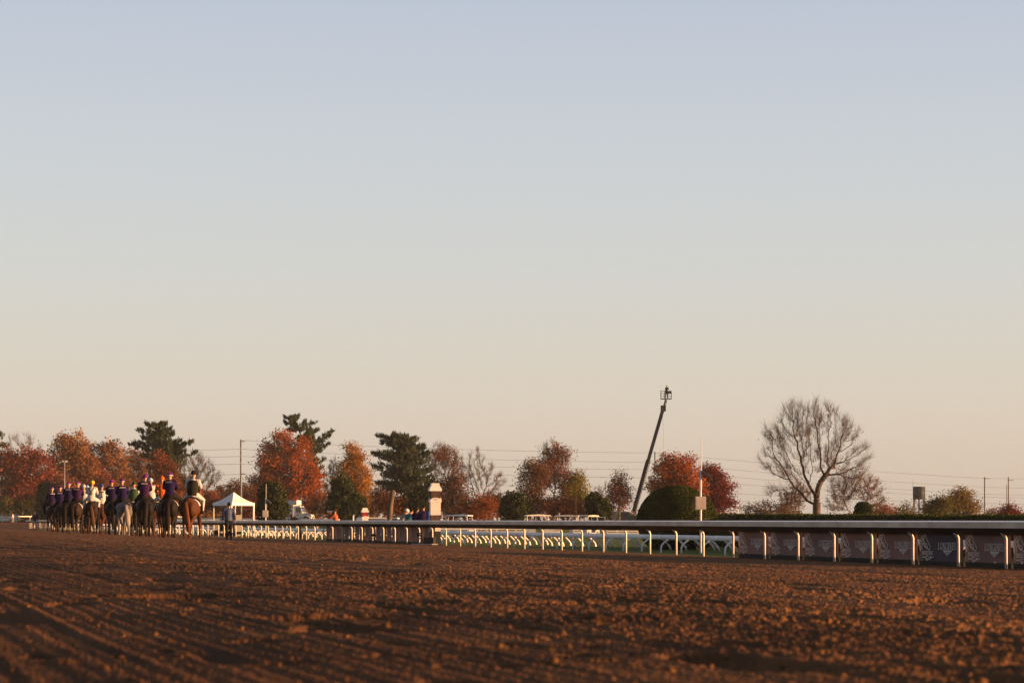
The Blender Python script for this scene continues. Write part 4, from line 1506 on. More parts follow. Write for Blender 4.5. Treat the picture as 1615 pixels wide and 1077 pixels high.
    _figs[key] = dict(body=body, jacket=jacket, vest=vest.mesh('vest', (), True), trousers=trousers, boots=boots, helmet=hel.mesh('helmet', (), True), hair=hair.mesh('hair', (), True),
                      band=band.mesh('band', (), True), eye=eye, chest=g['chest'], backy=backy, head=head, backmin=min(v.co.y for v in jacket.vertices if abs(v.co.z - g['chest'].z + .04) < 0.17 and abs(v.co.x - g['chest'].x) < 0.14))
    return _figs[key]


def rider_pose(lean=0.0, hunch=0.0, turn=0.0, short=0.0):
    y = lambda z: math.tan(lean) * z
    J = dict(pelvis=(0, 0, .12), waist=(0, y(.2) - .01, .31), chest=(0, y(.4) + hunch * .5, .50), neck=(0, y(.55) + hunch, .655), head=(0.0, y(.7) + hunch * 1.4 + .03, .825))
    for s, a in ((-1, 'L'), (1, 'R')):
        J['sh' + a] = (s * .185, y(.5) + hunch * .8 + turn * s * .05, .60 - turn * s * 0.01)
        J['el' + a] = (s * .265, y(.3) + hunch * .7 + .10, .36)
        J['ha' + a] = (s * .11, .36, .30)
        J['hip' + a] = (s * .12, 0, .10)
        J['kn' + a] = (s * .335, .33, -.08 + short)
        J['an' + a] = (s * .345, .10, -.50 + short * 2)
        J['to' + a] = (s * .365, .27, -.52 + short * 2)
    J['look'] = (turn, 1, -.12)
    J['palm'] = (0, 0.1, -1)
    J['boot'] = 0.30
    return J


RP = {'up': rider_pose(0.04, .02, .0), 'hunch': rider_pose(.10, .07, -.15), 'turn': rider_pose(.05, .03, .55), 'jock': rider_pose(.14, .05, .1, .08)}

PM = {}


def cloth(name, c, var=0.18):
    if name not in PM:
        PM[name] = mat(name, c, 0.85, var=var, scale=5, bump=0.35, bscale=14, spec=0.04)
    return PM[name]


cloth('navy jacket', (0.014, 0.009, 0.046))
cloth('plum jacket', (0.028, 0.010, 0.042))
cloth('white cloth', (0.40, 0.40, 0.41), .08)
cloth('black cloth', (0.014, 0.013, 0.014))
cloth('green-black vest', (0.020, 0.020, 0.016))
cloth('purple cover', (0.085, 0.018, 0.15))
cloth('magenta cover', (0.13, 0.018, 0.15))
cloth('yellow silk', (0.62, 0.42, 0.03), .06)
cloth('blue silk', (0.03, 0.08, 0.30))
cloth('pale blue silk', (0.28, 0.42, 0.62), .06)
cloth('orange silk', (0.55, 0.11, 0.02), .06)
cloth('dark green silk', (0.03, 0.06, 0.03))
cloth('denim shirt', (0.075, 0.098, 0.16))
cloth('dark jeans', (0.016, 0.017, 0.024))
cloth('tan breeches', (0.30, 0.24, 0.18))
cloth('plaid orange shirt', (0.30, 0.09, 0.045), .5)
cloth('teal shirt', (0.02, 0.10, 0.13))
cloth('blue jacket', (0.05, 0.12, 0.36))
cloth('grey cloth', (0.20, 0.20, 0.21))
cloth('boot leather', (0.012, 0.010, 0.009))
cloth('brown hair', (0.035, 0.020, 0.012))
cloth('dark hair', (0.012, 0.010, 0.009))


def dress(root, fig, jacket, trousers, boots, head=None, headmat=None, band=None, vest=None, hair='dark hair'):
    o = shared('body', fig['body'], M['skin'], root)
    shared('eye', fig['eye'][0], M['eye'], o)
    shared('eye', fig['eye'][1], M['eye'], o)
    shared('jacket', fig['jacket'], PM[jacket], root)
    shared('trousers', fig['trousers'], PM[trousers], root)
    shared('boots', fig['boots'], PM[boots], root)
    if vest:
        shared('vest', fig['vest'], PM[vest], root)
    if head:
        h = shared(head, fig['helmet'], PM[headmat], root)
        if band:
            shared('band', fig['band'], PM[band], h)
    else:
        shared('hair', fig['hair'], PM[hair], root)


def back_text(root, fig, txt, h, matn, dz=0.06, w=0.26):
    me = text_mesh(txt, h)
    xs = max(v.co.x for v in me.vertices)
    k = w / xs
    o = shared('lettering', me, matn, root, (-w / 2 + fig['chest'].x, fig['backy'] - 0.012, fig['chest'].z + dz))
    o.scale = (k, 1, 1)


# ------------------------------------------------------------------ horses
def horse_mesh(ph, head_up=0.0, head_turn=0.0):
    b = MB()
    st = [(-.84, 1.30, .06, .10), (-.80, 1.29, .16, .19), (-.70, 1.28, .245, .27), (-.52, 1.27, .295, .325), (-.28, 1.255, .275, .31), (0, 1.225, .285, .32), (.28, 1.20, .285, .35),
          (.50, 1.215, .25, .36), (.68, 1.235, .19, .30), (.80, 1.24, .10, .18)]
    b.tube([(0, y, z) for y, z, _, _ in st], [(rx, rz) for _, _, rx, rz in st], 18, ref=(1, 0, 0))
    b.ell((0, -.62, 1.36), (.20, .22, .235), 14, 10)
    for s in (-1, 1):
        b.ell((s * .135, -.62, 1.20), (.145, .23, .30), 14, 10)
        b.ell((s * .13, .50, 1.15), (.125, .2, .27), 14, 10)
    ht = head_turn
    nk = [(0, .48, 1.34), (ht * .1, .74, 1.52 + head_up * .3), (ht * .3, .98, 1.70 + head_up * .7), (ht * .5, 1.14, 1.80 + head_up)]
    b.tube(nk, [(.16, .27), (.125, .20), (.095, .15), (.085, .12)], 14, ref=(1, 0, 0))
    p0 = Vector(nk[-1])
    hd = Vector((ht * .35, .40, -.34)).normalized()
    b.tube([p0 - hd * .06 + V3(0, 0, .0), p0 + hd * .10, p0 + hd * .28, p0 + hd * .44, p0 + hd * .55], [(.075, .09), (.095, .135), (.075, .10), (.055, .065), (.05, .055)], 12, ref=(1, 0, 0))
    for s in (-1, 1):
        b.tube([p0 + V3(s * .05, -.02, .06), p0 + V3(s * .062, 0, .14), p0 + V3(s * .055, .02, .20)], [.03, .028, .008], 6)
    # legs: ph gives forward/backward swing of each
    for i, (s, f) in enumerate(((-1, 0), (1, 0))):
        w_ = ph[i]
        hip = V3(s * .135, -.58, 1.12)
        sti = V3(s * .165, -.34 + .10 * w_, .90)
        hock = V3(s * .135, -.74 + .26 * w_, .56 + max(w_, 0) * .05)
        fet = V3(s * .125, -.74 + .40 * w_ - .03, .17 + max(w_, 0) * .05)
        ho = fet + V3(0, .055, -.13)
        b.tube([hip, hip.lerp(sti, .6), sti, sti.lerp(hock, .5), hock.lerp(sti, .12), hock], [(.17, .22), (.15, .18), (.11, .12), (.075, .095), (.052, .068), (.050, .062)], 12, ref=(1, 0, 0))
        b.tube([hock + V3(0, -.02, .02), hock.lerp(fet, .35), hock.lerp(fet, .75), fet, fet.lerp(ho, .5), ho], [(.048, .058), (.036, .044), (.034, .040), (.042, .048), (.036, .042), (.055, .06)], 10, ref=(1, 0, 0))
    for i, s in enumerate((-1, 1)):
        w_ = ph[2 + i]
        sh = V3(s * .14, .50, 1.05)
        el = V3(s * .145, .40, .90)
        kn = V3(s * .125, .44 + .20 * w_, .50 + max(w_, 0) * .06)
        fet = V3(s * .12, .42 + .36 * w_, .17 + max(w_, 0) * .07)
        ho = fet + V3(0, .05, -.13)
        b.tube([sh, el, el.lerp(kn, .6), kn, kn.lerp(fet, .5), fet, ho], [(.11, .14), (.095, .11), (.06, .07), (.055, .06), (.036, .042), (.042, .046), (.055, .06)], 10, ref=(1, 0, 0))
    return remesh(b, 0.024, 7, 'body')


def tail_mesh(sway=0.0, long=1.0):
    b = MB()
    b.tube([(0, -.80, 1.42), (0, -.90, 1.36), (sway * .2, -.95, 1.15), (sway * .5, -.95, .90), (sway * .8, -.93, .62), (sway, -.92, .62 - .34 * long)],
           [(.035, .03), (.055, .045), (.085, .06), (.10, .065), (.085, .055), (.03, .025)], 12, ref=(1, 0, 0))
    for i in range(len(b.v)):
        x, y, z = b.v[i]
        b.v[i] = (x + 0.010 * math.sin(i * 2.4), y + 0.008 * math.cos(i * 3.1), z)
    return b.mesh('tail', (), True)


HM = [horse_mesh((.45, -.35, -.5, .5), .02, .0), horse_mesh((-.4, .4, .5, -.4), -.05, -.25), horse_mesh((.1, -.15, -.2, .25), .06, .2)]
TM = [tail_mesh(0.0), tail_mesh(0.10), tail_mesh(-.06, .9)]
mn = MB()
for k in range(2):
    mn.tube([(.05 + .03 * k, .45, 1.60), (.06 + .02 * k, .72, 1.70), (.05, .96, 1.83), (.02, 1.12, 1.90)], [(.03, .10), (.03, .11), (.025, .09), (.02, .05)], 8, ref=(1, 0, 0))
MANE = mn.mesh('mane', (), True)
sm = MB()


def strap_ring(mb, y, z, rx, rz, wd, a0=0, a1=360, n=26, m=0):
    vs = []
    for i in range(n + 1):
        a = R(a0 + (a1 - a0) * i / n)
        for q in (-wd, wd):
            vs.append((rx * math.sin(a), y + q, z + rz * math.cos(a)))
    mb.add(vs, [(2 * i, 2 * i + 1, 2 * i + 3, 2 * i + 2) for i in range(n)], m)


strap_ring(sm, .10, 1.215, .305, .345, .33, -78, 78)
CLOTHM = sm.mesh('saddle_cloth', (), True)
sdl = MB()
sdl.tube([(0, -.20, 1.60), (0, -.08, 1.575), (0, .08, 1.565), (0, .22, 1.60), (0, .28, 1.63)], [(.15, .035), (.17, .05), (.14, .05), (.12, .045), (.05, .03)], 12, ref=(1, 0, 0))
for s in (-1, 1):
    sdl.tube([(s * .15, .06, 1.55), (s * .30, .12, 1.35), (s * .325, .15, 1.12)], [(.10, .02), (.14, .018), (.11, .015)], 8, ref=(0, 1, 0))
SADDLE = sdl.mesh('saddle', (), True)
girth = MB()
strap_ring(girth, .22, 1.205, .312, .368, .045)
GIRTH = girth.mesh('girth', (), True)


def coat(name, c, var=.2):
    M[name] = mat(name, c, 0.6, var=var, scale=2.2, bump=0.08, bscale=40, spec=0.07)


coat('chestnut coat', (0.060, 0.024, 0.012))
coat('chestnut hair', (0.11, 0.036, 0.015))
coat('black coat', (0.011, 0.009, 0.009))
coat('dark bay coat', (0.022, 0.014, 0.011))
coat('bay coat', (0.050, 0.020, 0.011))
coat('grey coat', (0.13, 0.128, 0.13), .35)
coat('grey hair', (0.22, 0.21, 0.20))
coat('black hair', (0.010, 0.009, 0.008))
coat('brown hair', (0.06, 0.032, 0.016))


def horse(label, px, Y, ctn, hair, v=0, tl=0, rz=0.0, s=1.0, cloth_m='white cloth', seat=None):
    Y *= 0.965
    s *= 0.93
    x = (px - CX) / F * Y
    z = dirt_z(x, Y)
    rt = thing('horse', label, 'horse', (x, Y, z), R(15.8) + R(rz), 'horses walking up the track', s)
    rt.scale = (1.14 * s, s, s)
    shared('body', HM[v], M[ctn], rt)
    shared('tail', TM[tl], M[hair], rt)
    shared('mane', MANE, M[hair], rt)
    shared('saddle_cloth', CLOTHM, PM[cloth_m], rt)
    shared('saddle', SADDLE, PM['boot leather'], rt)
    shared('girth', GIRTH, PM['boot leather'], rt)
    return rt


RK = [0]


def rider(label, hr, pose, jacket, helmet=None, hmat=None, band=None, trousers='tan breeches', vest=None, txt=None, dz=0.0, dyaw=0, silk=None):
    fg = figure(pose, RP[pose])
    RK[0] += 1
    q_ = math.sin(RK[0] * 2.7)
    rt = thing('person', label, 'person', hr.matrix_basis @ V3(0, .02 + .03 * q_, 1.60 + dz), hr.rotation_euler.z + R(dyaw + 9 * q_), 'riders on the track', 0.98 + .02 * q_)
    rt.rotation_euler.y = R(2.5) * math.sin(RK[0] * 1.9)
    dress(rt, fg, jacket, trousers, 'boot leather', helmet, hmat, band, vest)
    if txt:
        back_text(rt, fg, txt, 0.055, M['white'])
    if silk:
        mb = MB()
        for p in silk[1]:
            ribbon(mb, [(x * .15, z * .15) for x, z in p], silk[2] + .015)
        o = mb.build('silk_emblem', PM[silk[0]], rt, loc=(0, fg['backmin'] - .006, fg['chest'].z - .04))
    return rt


bpy.context.view_layer.update()
VS = [[(-.8, 1), (0, -.5), (.8, 1)], [(-.5, -.7), (0, -1.1), (.5, -.7)]]
TS = [[(-.6, .8), (.6, .8)], [(0, .8), (0, -.8)], [(-.3, -.8), (.3, -.8)]]
# Y from the hoofs' row in the photo
h = horse('sunlit chestnut horse nearest the camera, rightmost of the group', 303, 87.5, 'chestnut coat', 'chestnut hair', 0, 1, -24, 1.0)
rider('rider with white sleeves, dark vest and black helmet on the chestnut horse', h, 'turn', 'white cloth', 'helmet', 'black cloth', None, 'white cloth', 'green-black vest')
h = horse('black horse second from the right, beside the chestnut', 268, 91, 'black coat', 'black hair', 1, 0, -14, 1.0)
rider('rider in navy jacket and purple helmet right beside the white-sleeved rider', h, 'turn', 'navy jacket', 'helmet', 'purple cover', 'white cloth', 'black cloth', txt='LONGINES', dz=.02)
h = horse('racehorse mostly hidden in front of the black horse second from the right', 258, 97, 'bay coat', 'black hair', 2, 2, -2, .98)
rider('jockey with orange cap half hidden behind a navy-jacketed rider', h, 'jock', 'orange silk', 'helmet', 'orange silk', None, 'white cloth')
h = horse('black horse third from the right, plum-jacketed rider up', 227, 95, 'black coat', 'black hair', 0, 2, -2, 1.0)
rider('rider in plum jacket and magenta-purple helmet, back sunlit, mid group', h, 'hunch', 'plum jacket', 'helmet', 'magenta cover', None, 'black cloth', txt='LONGINES')
h = horse('racehorse with sunlit foreleg, right of and behind the black mid-group horse', 238, 101, 'bay coat', 'black hair', 1, 1, -10, .98)
rider('jockey in pale blue and white, looking past the plum-jacketed rider', h, 'jock', 'white cloth', 'helmet', 'pale blue silk', 'white cloth', 'white cloth', dz=.0)
h = horse('grey horse with pale tail, the only grey in the group', 194, 103, 'grey coat', 'grey hair', 2, 1, 2, .97)
rider('rider in navy jacket on the grey horse', h, 'hunch', 'navy jacket', 'helmet', 'purple cover', 'white cloth', 'black cloth', txt='LONGINES')
h = horse('dark horse half hidden between the grey and the black mid-group horse', 211, 108, 'dark bay coat', 'black hair', 1, 0, -3, .97)
rider('jockey with dark green cap and white-marked silks between two purple helmets', h, 'jock', 'white cloth', 'helmet', 'dark green silk', None, 'white cloth', 'dark green silk')
h = horse('dark horse hidden in front of the grey', 192, 110, 'dark bay coat', 'black hair', 0, 0, -4, 1.0)
rider('rider in purple helmet seen just over the rider of the grey horse', h, 'up', 'navy jacket', 'helmet', 'purple cover', 'white cloth', 'black cloth', txt='LONGINES', dz=.06)
h = horse('black horse just left of the grey', 177, 108, 'black coat', 'black hair', 1, 0, -4, 1.0)
rider('rider in navy jacket and pink-purple helmet left of the grey horse', h, 'up', 'navy jacket', 'helmet', 'magenta cover', None, 'black cloth', txt='LONGINES')
h = horse('reddish bay horse with sunlit flank, right end of the left cluster', 160, 118, 'bay coat', 'black hair', 2, 2, -16, .97)
rider('jockey in blue and white silks with a T on the back', h, 'jock', 'white cloth', 'helmet', 'blue silk', None, 'white cloth', None, silk=('black cloth', TS, .03))
h = horse('dark horse with brown tail under the jockey in white and yellow', 143.5, 113, 'dark bay coat', 'brown hair', 0, 1, -6, 1.0)
rider('jockey in white silks with a dark V and bright yellow cap', h, 'jock', 'white cloth', 'helmet', 'yellow silk', None, 'white cloth', None, silk=('black cloth', VS, .03), dz=.05)
h = horse('racehorse hidden left of the yellow-capped jockey', 134, 120, 'dark bay coat', 'black hair', 2, 0, -3, .97)
rider('jockey with white cap and yellowish sleeves, left of the yellow cap', h, 'jock', 'yellow silk', 'helmet', 'white cloth', None, 'white cloth', 'white cloth')
h = horse('racehorse hidden in front of the yellow-capped jockey', 138, 127, 'bay coat', 'black hair', 1, 0, -3, 1.0)
rider('jockey with pale blue cap peeping out left of the yellow cap', h, 'jock', 'pale blue silk', 'helmet', 'pale blue silk', None, 'white cloth', dz=.06)
h = horse('broad dark horse in the middle of the left cluster', 121, 115, 'dark bay coat', 'black hair', 1, 0, -20, 1.0)
rider('rider with plum sunlit sleeve and purple helmet, middle of the left cluster', h, 'turn', 'plum jacket', 'helmet', 'magenta cover', 'white cloth', 'black cloth', txt='LONGINES')
h = horse('dark horse left of the broad dark one in the left cluster', 108, 122, 'dark bay coat', 'black hair', 0, 0, -18, 1.0)
rider('rider with purple and white helmet, tallest of the left cluster', h, 'up', 'navy jacket', 'helmet', 'magenta cover', 'white cloth', 'black cloth', txt='LONGINES', dz=.08)
h = horse('dark horse with grey-white saddle towel, second from the left', 95, 127, 'dark bay coat', 'black hair', 2, 0, -4, .98, 'grey cloth')
rider('rider in navy with purple helmet second from the left', h, 'hunch', 'navy jacket', 'helmet', 'purple cover', 'white cloth', 'black cloth', txt='LONGINES')
h = horse('leftmost dark horse of the whole group', 82, 134, 'dark bay coat', 'black hair', 1, 0, 4, 1.0)
rider('leftmost mounted rider, navy jacket with an orange-lit stripe', h, 'up', 'navy jacket', 'helmet', 'magenta cover', 'white cloth', 'black cloth', txt='LONGINES')


# ------------------------------------------------------------------ people on foot
def stand_pose(stride=.10, arms='down', bend=0.0, look=(0, 1, 0)):
    c, s_ = math.cos(bend), math.sin(bend)
    up = lambda z: (0, s_ * (z - .95), .95 + c * (z - .95)) if z > .95 else (0, 0, z)
    J = dict(pelvis=(0, 0, .95), waist=up(1.12), chest=up(1.32), neck=up(1.47), head=up(1.635))
    for s, a in ((-1, 'L'), (1, 'R')):
        sh = up(1.41)
        J['sh' + a] = (s * .19, sh[1], sh[2])
        if arms == 'down':
            J['el' + a] = (s * .27, -.05 - s * stride * .5, 1.14)
            J['ha' + a] = (s * .29, .06 - s * stride, .90)
        elif arms == 'camera':
            J['el' + a] = (s * .22, sh[1] + .20, sh[2] - .20)
            J['ha' + a] = (s * .05 + .02, sh[1] + (.30 if s > 0 else .40), sh[2] + .13)
        else:
            J['el' + a] = (s * .25, sh[1] + .10, sh[2] - .26)
            J['ha' + a] = (s * .08, sh[1] + .30, sh[2] - .28)
        J['hip' + a] = (s * .09, 0, .90)
        J['kn' + a] = (s * .10, s * stride * 1.0 + .02, .50)
        J['an' + a] = (s * .11, s * stride * 1.8 - .03, .085 + (.03 if s < 0 and stride > .05 else 0))
        J['to' + a] = (s * .13, s * stride * 1.8 + .12, .06)
    J['look'] = look
    J['boot'] = .85
    return J


SP = {'walk': stand_pose(.11), 'stand': stand_pose(.02), 'shoot': stand_pose(.05, 'camera', .10), 'bent': stand_pose(.06, 'camera', .95, (0, 1, -.1)), 'chat': stand_pose(.02, 'front', .05, (.5, 1, -.2)), 'stoop': stand_pose(.05, 'front', .55, (0, 1, -.5))}


def person(label, px, Y, z, face, pose, jacket, trousers, head=None, hm=None, hair='dark hair', s=1.0, vest=None, boots='boot leather', cat='person'):
    """face: heading in degrees clockwise from the view direction"""
    fg = figure(pose, SP[pose])
    rt = thing('person', label, cat, ((px - CX) / F * Y, Y, z), -R(face), None, s)
    dress(rt, fg, jacket, trousers, boots, head, hm, None, vest, hair)
    return rt


def photo_camera(label, px, Y, z, face, white=True):
    rt = thing('camera', label, 'camera', ((px - CX) / F * Y, Y, z), -R(face))
    MB().box((0, 0, 0), (.15, .08, .11)).box((0, 0, .07), (.06, .07, .04)).build('camera_body', M['black'], rt)
    MB().tube([(0, .04, 0), (0, .12, 0), (0, .30, 0), (0, .36, 0)], [.04, .045, .05, .062], 12).build('lens', M['white'] if white else M['black'], rt, True)
    return rt


mx = (361 - CX) / F * 113
person('man in blue denim shirt and dark jeans walking along the dirt', 361, 113, dirt_z(mx, 113), -12, 'walk', 'denim shirt', 'dark jeans', hair='dark hair', s=1.02)
GV = EYE - 1.1
person('photographer in orange plaid aiming left over the rail', 530, 129, GV - .02, -80, 'shoot', 'plaid orange shirt', 'black cloth', hair='brown hair', s=1.0)
photo_camera('white-lensed camera held up by the photographer in orange plaid', 526.5, 129, GV + 1.56, -80)
person('photographer in black bent low behind the rail under the box truck', 473, 141, GV - .02, -75, 'bent', 'black cloth', 'black cloth', hair='brown hair', s=1.0)
photo_camera('white-lensed camera of the bent photographer resting on the rail', 460, 141, GV + 1.22, -80)
person('person in teal shirt leaning by the rail below the fiery bush', 641, 113, GV - .02, 40, 'stoop', 'teal shirt', 'dark jeans', hair='dark hair', s=1.0)
person('person with white cap left of the teal shirt', 631, 114.5, GV - .02, 60, 'stoop', 'grey cloth', 'dark jeans', 'cap', 'white cloth', s=1.0)
person('person in plain dark navy facing right, left of the blue jacket', 658, 112, GV - .02, 10, 'chat', 'navy jacket', 'dark jeans', hair='brown hair', s=.98)
person('tall person in blue and pale jacket next to the white pillar', 668, 110.5, GV - .02, -25, 'chat', 'navy jacket', 'dark jeans', hair='dark hair', s=1.05)
bj = MB().tube([(.165, -.02, .93), (.20, -.05, 1.15), (.20, -.03, 1.34), (.17, .0, 1.42)], [(.05, .12), (.055, .13), (.06, .13), (.05, .09)], 10)
jk = bpy.data.objects[[o.name for o in COL.objects if o.get('label', '').startswith('tall person in blue')][0]]
remesh_ = bj.mesh('jacket_panel', (), True)
shared('jacket_panel', remesh_, PM['blue jacket'], jk)
p = at(55, 834, 235)
p.z = dirt_z(p.x, p.y)
person('small figure in navy standing by the far rail left of the horses', 55, p.y, p.z, -20, 'stand', 'navy jacket', 'grey cloth', 'cap', 'white cloth', s=1.0)
person('tiny figure in pale top by the outer rail at the far left', 20, 385, dirt_z((20 - CX) / F * 385, 385), -90, 'walk', 'white cloth', 'tan breeches', hair='dark hair', s=1.0)

# ------------------------------------------------------------------ verge, pillars, masts, poles
vg = MB()
vs, fs = [], []
sl = [-40 + 5 * i for i in range(74)] + [UEND + 4 * i for i in range(1, 60)]
for s in sl:
    for v, z in ((VR + .42, GV - .004), (VR + 1.2, GV + .0), (VR + 2.4, GV - .03), (VR + 3.6, .12), (VR + 4.6, .006)):
        vs.append(track_pt(v, s, z))
for i in range(len(sl) - 1):
    for j in range(4):
        a = i * 5 + j
        fs.append((a, a + 1, a + 6, a + 5))
vg.add(vs, fs)
struct(vg.build('verge', M['grass'], smooth=True))

M['pink_panel'] = mat('cream panel', (0.60, 0.56, 0.53), 0.6, var=.06)
M['brickdark'] = mat('dark brick', (0.060, 0.038, 0.030), 0.85, var=.3, scale=8)
M['greenblack'] = mat('dark green board', (0.012, 0.020, 0.018), 0.6)
M['redband'] = mat('red band', (0.22, 0.015, 0.02), 0.6)


def pillar(label, px, Y, zb, H, W, mid, low):
    rt = thing('pillar', label, 'pillar', ((px - CX) / F * Y, Y, zb), R(10))
    z = lambda f: f * H
    MB().box((0, 0, z(.115)), (W, W, z(.23))).build('base', M[low], rt)
    MB().box((0, 0, z(.27)), (W * 1.0, W * 1.0, z(.08))).build('plinth', M['pink_panel'], rt)
    MB().box((0, 0, z(.40)), (W * .96, W * .96, z(.18))).build('shaft', M['brickdark'], rt)
    pn = MB()
    pn.box((0, 0, z(.595)), (W * 1.0, W * 1.0, z(.21)))
    pn.build('panel', M['pink_panel'], rt)
    MB().box((0, 0, z(.595)), (W * 1.08, W * .5, z(.20))).build('panel_side', M['white'], rt)
    ar = MB()
    ar.box((0, 0, z(.715)), (W * 1.18, W * 1.18, z(.03)))
    pts = [(W * .5 * math.cos(R(a)), z(.73) + W * .26 * math.sin(R(a))) for a in range(0, 181, 12)]
    ar.prism(pts, -W * .53, W * .53)
    for sx_ in (-1, 1):
        ar.ell((sx_ * W * .53, 0, z(.745)), (W * .09, W * .3, z(.03)), 10, 6)
    ar.build('arch', M['white'], rt)
    MB().prism([(W * .26 * math.cos(R(a)), z(.733) + W * .15 * math.sin(R(a))) for a in range(0, 181, 15)], -W * .545, -W * .52).build('fanlight', M['steel'], rt)
    MB().box((0, 0, z(.82)), (W * .86, W * .86, z(.13))).build('neck', M[mid], rt)
    cp = MB()
    cp.box((0, 0, z(.895)), (W * 1.22, W * 1.22, z(.03)))
    w0, w1 = W * .60, W * .36
    zz0, zz1 = z(.91), z(.985)
    cp.add([(-w0, -w0, zz0), (w0, -w0, zz0), (w0, w0, zz0), (-w0, w0, zz0), (-w1, -w1, zz1), (w1, -w1, zz1), (w1, w1, zz1), (-w1, w1, zz1)],
           [(0, 3, 2, 1), (4, 5, 6, 7), (0, 1, 5, 4), (1, 2, 6, 5), (2, 3, 7, 6), (3, 0, 4, 7)])
    cp.box((0, 0, z(.995)), (W * .8, W * .8, z(.022)))
    cp.build('cap', M['white'], rt)
    return rt


pillar('tall white-capped brick pillar behind the rail, dark band under its cap', 686, 106.5, GV - .02, 2.74, .45, 'brickdark', 'greenblack')
pillar('small white pillar with a red band behind the far rail', 575.5, 165, GV - .5, 2.43, .42, 'redband', 'brickdark')


M['liftpanel'] = mat('solar panel', (0.06, 0.06, 0.065), .4)


def camera_mast(label, px, Y, zb, zt, za, panel):
    rt = thing('equipment_mast', label, 'mast', ((px - CX) / F * Y, Y, zb))
    MB().tube([(0, 0, 0), (0, 0, zt - zb)], .036, 10).build('mast', M['white'], rt, True)
    MB().tube([(.02, 0, zt - zb - .15), (.03, 0, za - zb)], [.016, .012], 6).build('antenna', M['white'], rt)
    q = Matrix.Rotation(R(40), 3, 'Y')
    MB().box((.20, -.03, zt - zb - .17), (.40, .30, .045), M=q).build('solar_panel', M['liftpanel'], rt)
    MB().tube([(0, 0, zt - zb - .08), (.12, -.02, zt - zb - .10)], .014, 6).build('bracket', M['steel'], rt)
    bx = MB().box((-.01, -.12, panel - zb), (.34, .16, .42)).build('equipment_box', M['cover'], rt)
    MB().box((-.01, -.206, panel - zb), (.30, .01, .36)).build('door', M['cover'], bx)
    return rt


camera_mast('white equipment mast with solar panel and antenna in front of the clipped dome', 1105, 77.5, GV - .02, EYE + 80 * 77.5 / F, EYE + 129 * 77.5 / F, EYE + 27 * 77.5 / F)
camera_mast('smaller white equipment mast with tilted panel right of the white tent', 419, 150, GV - .02, EYE + 34 * 150 / F, EYE + 57 * 150 / F, EYE + 10 * 150 / F)
short = thing('short_post', 'short white pipe post with a bent top left of the small red-banded pillar', 'post', ((557 - CX) / F * 135, 135, GV - .02))
MB().tube([(0, 0, 0), (0, 0, 1.35), (.03, 0, 1.42), (.10, 0, 1.38)], .045, 8).build('pipe', M['white'], short, True)


def pole(label, px, Y, top, r=.14, arms=(), name='utility_pole', m='wood', cat='utility pole', wires_y=()):
    rt = thing(name, label, cat, ((px - CX) / F * Y, Y, 0))
    H = EYE + (HOR - top) * Y / F
    MB().tube([(0, 0, -.2), (0, 0, H * .5), (0, 0, H)], [r, r * .9, r * .72], 10).build('pole', M[m], rt, True)
    for zy in wires_y:
        z = EYE + (HOR - zy) * Y / F
        MB().tube([(0, -.15, z), (.0, -.42, z), (0, -.42, z + .1)], [.03, .03, .045], 6).build('insulator', M['steel'], rt)
    for za, L in arms:
        z = EYE + (HOR - za) * Y / F
        MB().beam((-L * .2, -.12, z), (L, -.12, z), .08, .10).build('crossarm', M['wood'], rt)
    return rt


pole('tall pale utility pole left of the orange maple', 380, 312, 693, .15, [(696, .55), (747, .6)], wires_y=(708, 719.5, 731.5))
pole('utility pole rising between the boom lift and the orange-crimson tree', 1033, 367, 712, .14, [], wires_y=(729, 740.5, 753.5))
pole('single utility pole right of the brown-green tree', 1553, 420, 752, .15, [(754.5, .9)], wires_y=(768, 779, 793.5))
pole('rightmost leaning twin utility pole near the photo edge', 1590.5, 430, 752, .15, [(757, .9)], wires_y=(769, 779.5))
pole('thinner shorter companion of the rightmost twin utility pole', 1587.5, 427, 764, .08, [])


def wire(label, pts, Yf):
    w_ = []
    for (x0, y0), (x1, y1) in zip(pts[:-1], pts[1:]):
        n = 10
        for i in range(n):
            t = i / n
            sag = (abs(x1 - x0) * 0.006) * 4 * t * (1 - t)
            x = x0 + (x1 - x0) * t
            w_.append(at(x, y0 + (y1 - y0) * t + sag, Yf(x)))
    w_.append(at(pts[-1][0], pts[-1][1], Yf(pts[-1][0])))
    rt = thing('power_line', label, 'power line', w_[0], 0, 'power lines across the sky')
    MB().tube([p - w_[0] for p in w_], .016, 4).build('cable', M['black'], rt)


Yf = lambda x: np.interp(x, [-100, 380, 1033, 1553, 1700], [300, 311.6, 366.6, 419.6, 432])
wire('second power line from the top, crossing all the utility poles', [(-60, 711), (380, 708), (1033, 729), (1553, 768), (1680, 769)], Yf)
wire('third power line from the top, crossing all the utility poles', [(-60, 722), (380, 719.5), (1033, 740.5), (1553, 779), (1680, 780)], Yf)
wire('lowest power line, crossing all the utility poles', [(-60, 751), (380, 747.7), (1033, 770), (1553, 793.5), (1680, 795)], Yf)
wire('fourth power line from the top, just above the lowest one', [(-60, 735), (380, 731.4), (1033, 753.5), (1553, 783.5), (1680, 784.5)], Yf)
wire('faint topmost power line', [(380, 694), (1033, 714), (1553, 754), (1680, 754)], Yf)


def lamp_pole(label, px, Y, top, heads, m='steel'):
    rt = thing('lamp_pole', label, 'lamp pole', ((px - CX) / F * Y, Y, 0))
    H = EYE + (HOR - top) * Y / F
    MB().tube([(0, 0, -.2), (0, 0, H)], [.055, .04], 8).build('pole', M[m], rt, True)
    for dx in heads:
        MB().box((dx, 0, H + .05), (.24, .22, .16)).tube([(0, 0, H - .05), (dx, 0, H - .02)], .03, 6).build('lamp_head', M['white'] if m == 'steel' else M['black'], rt)


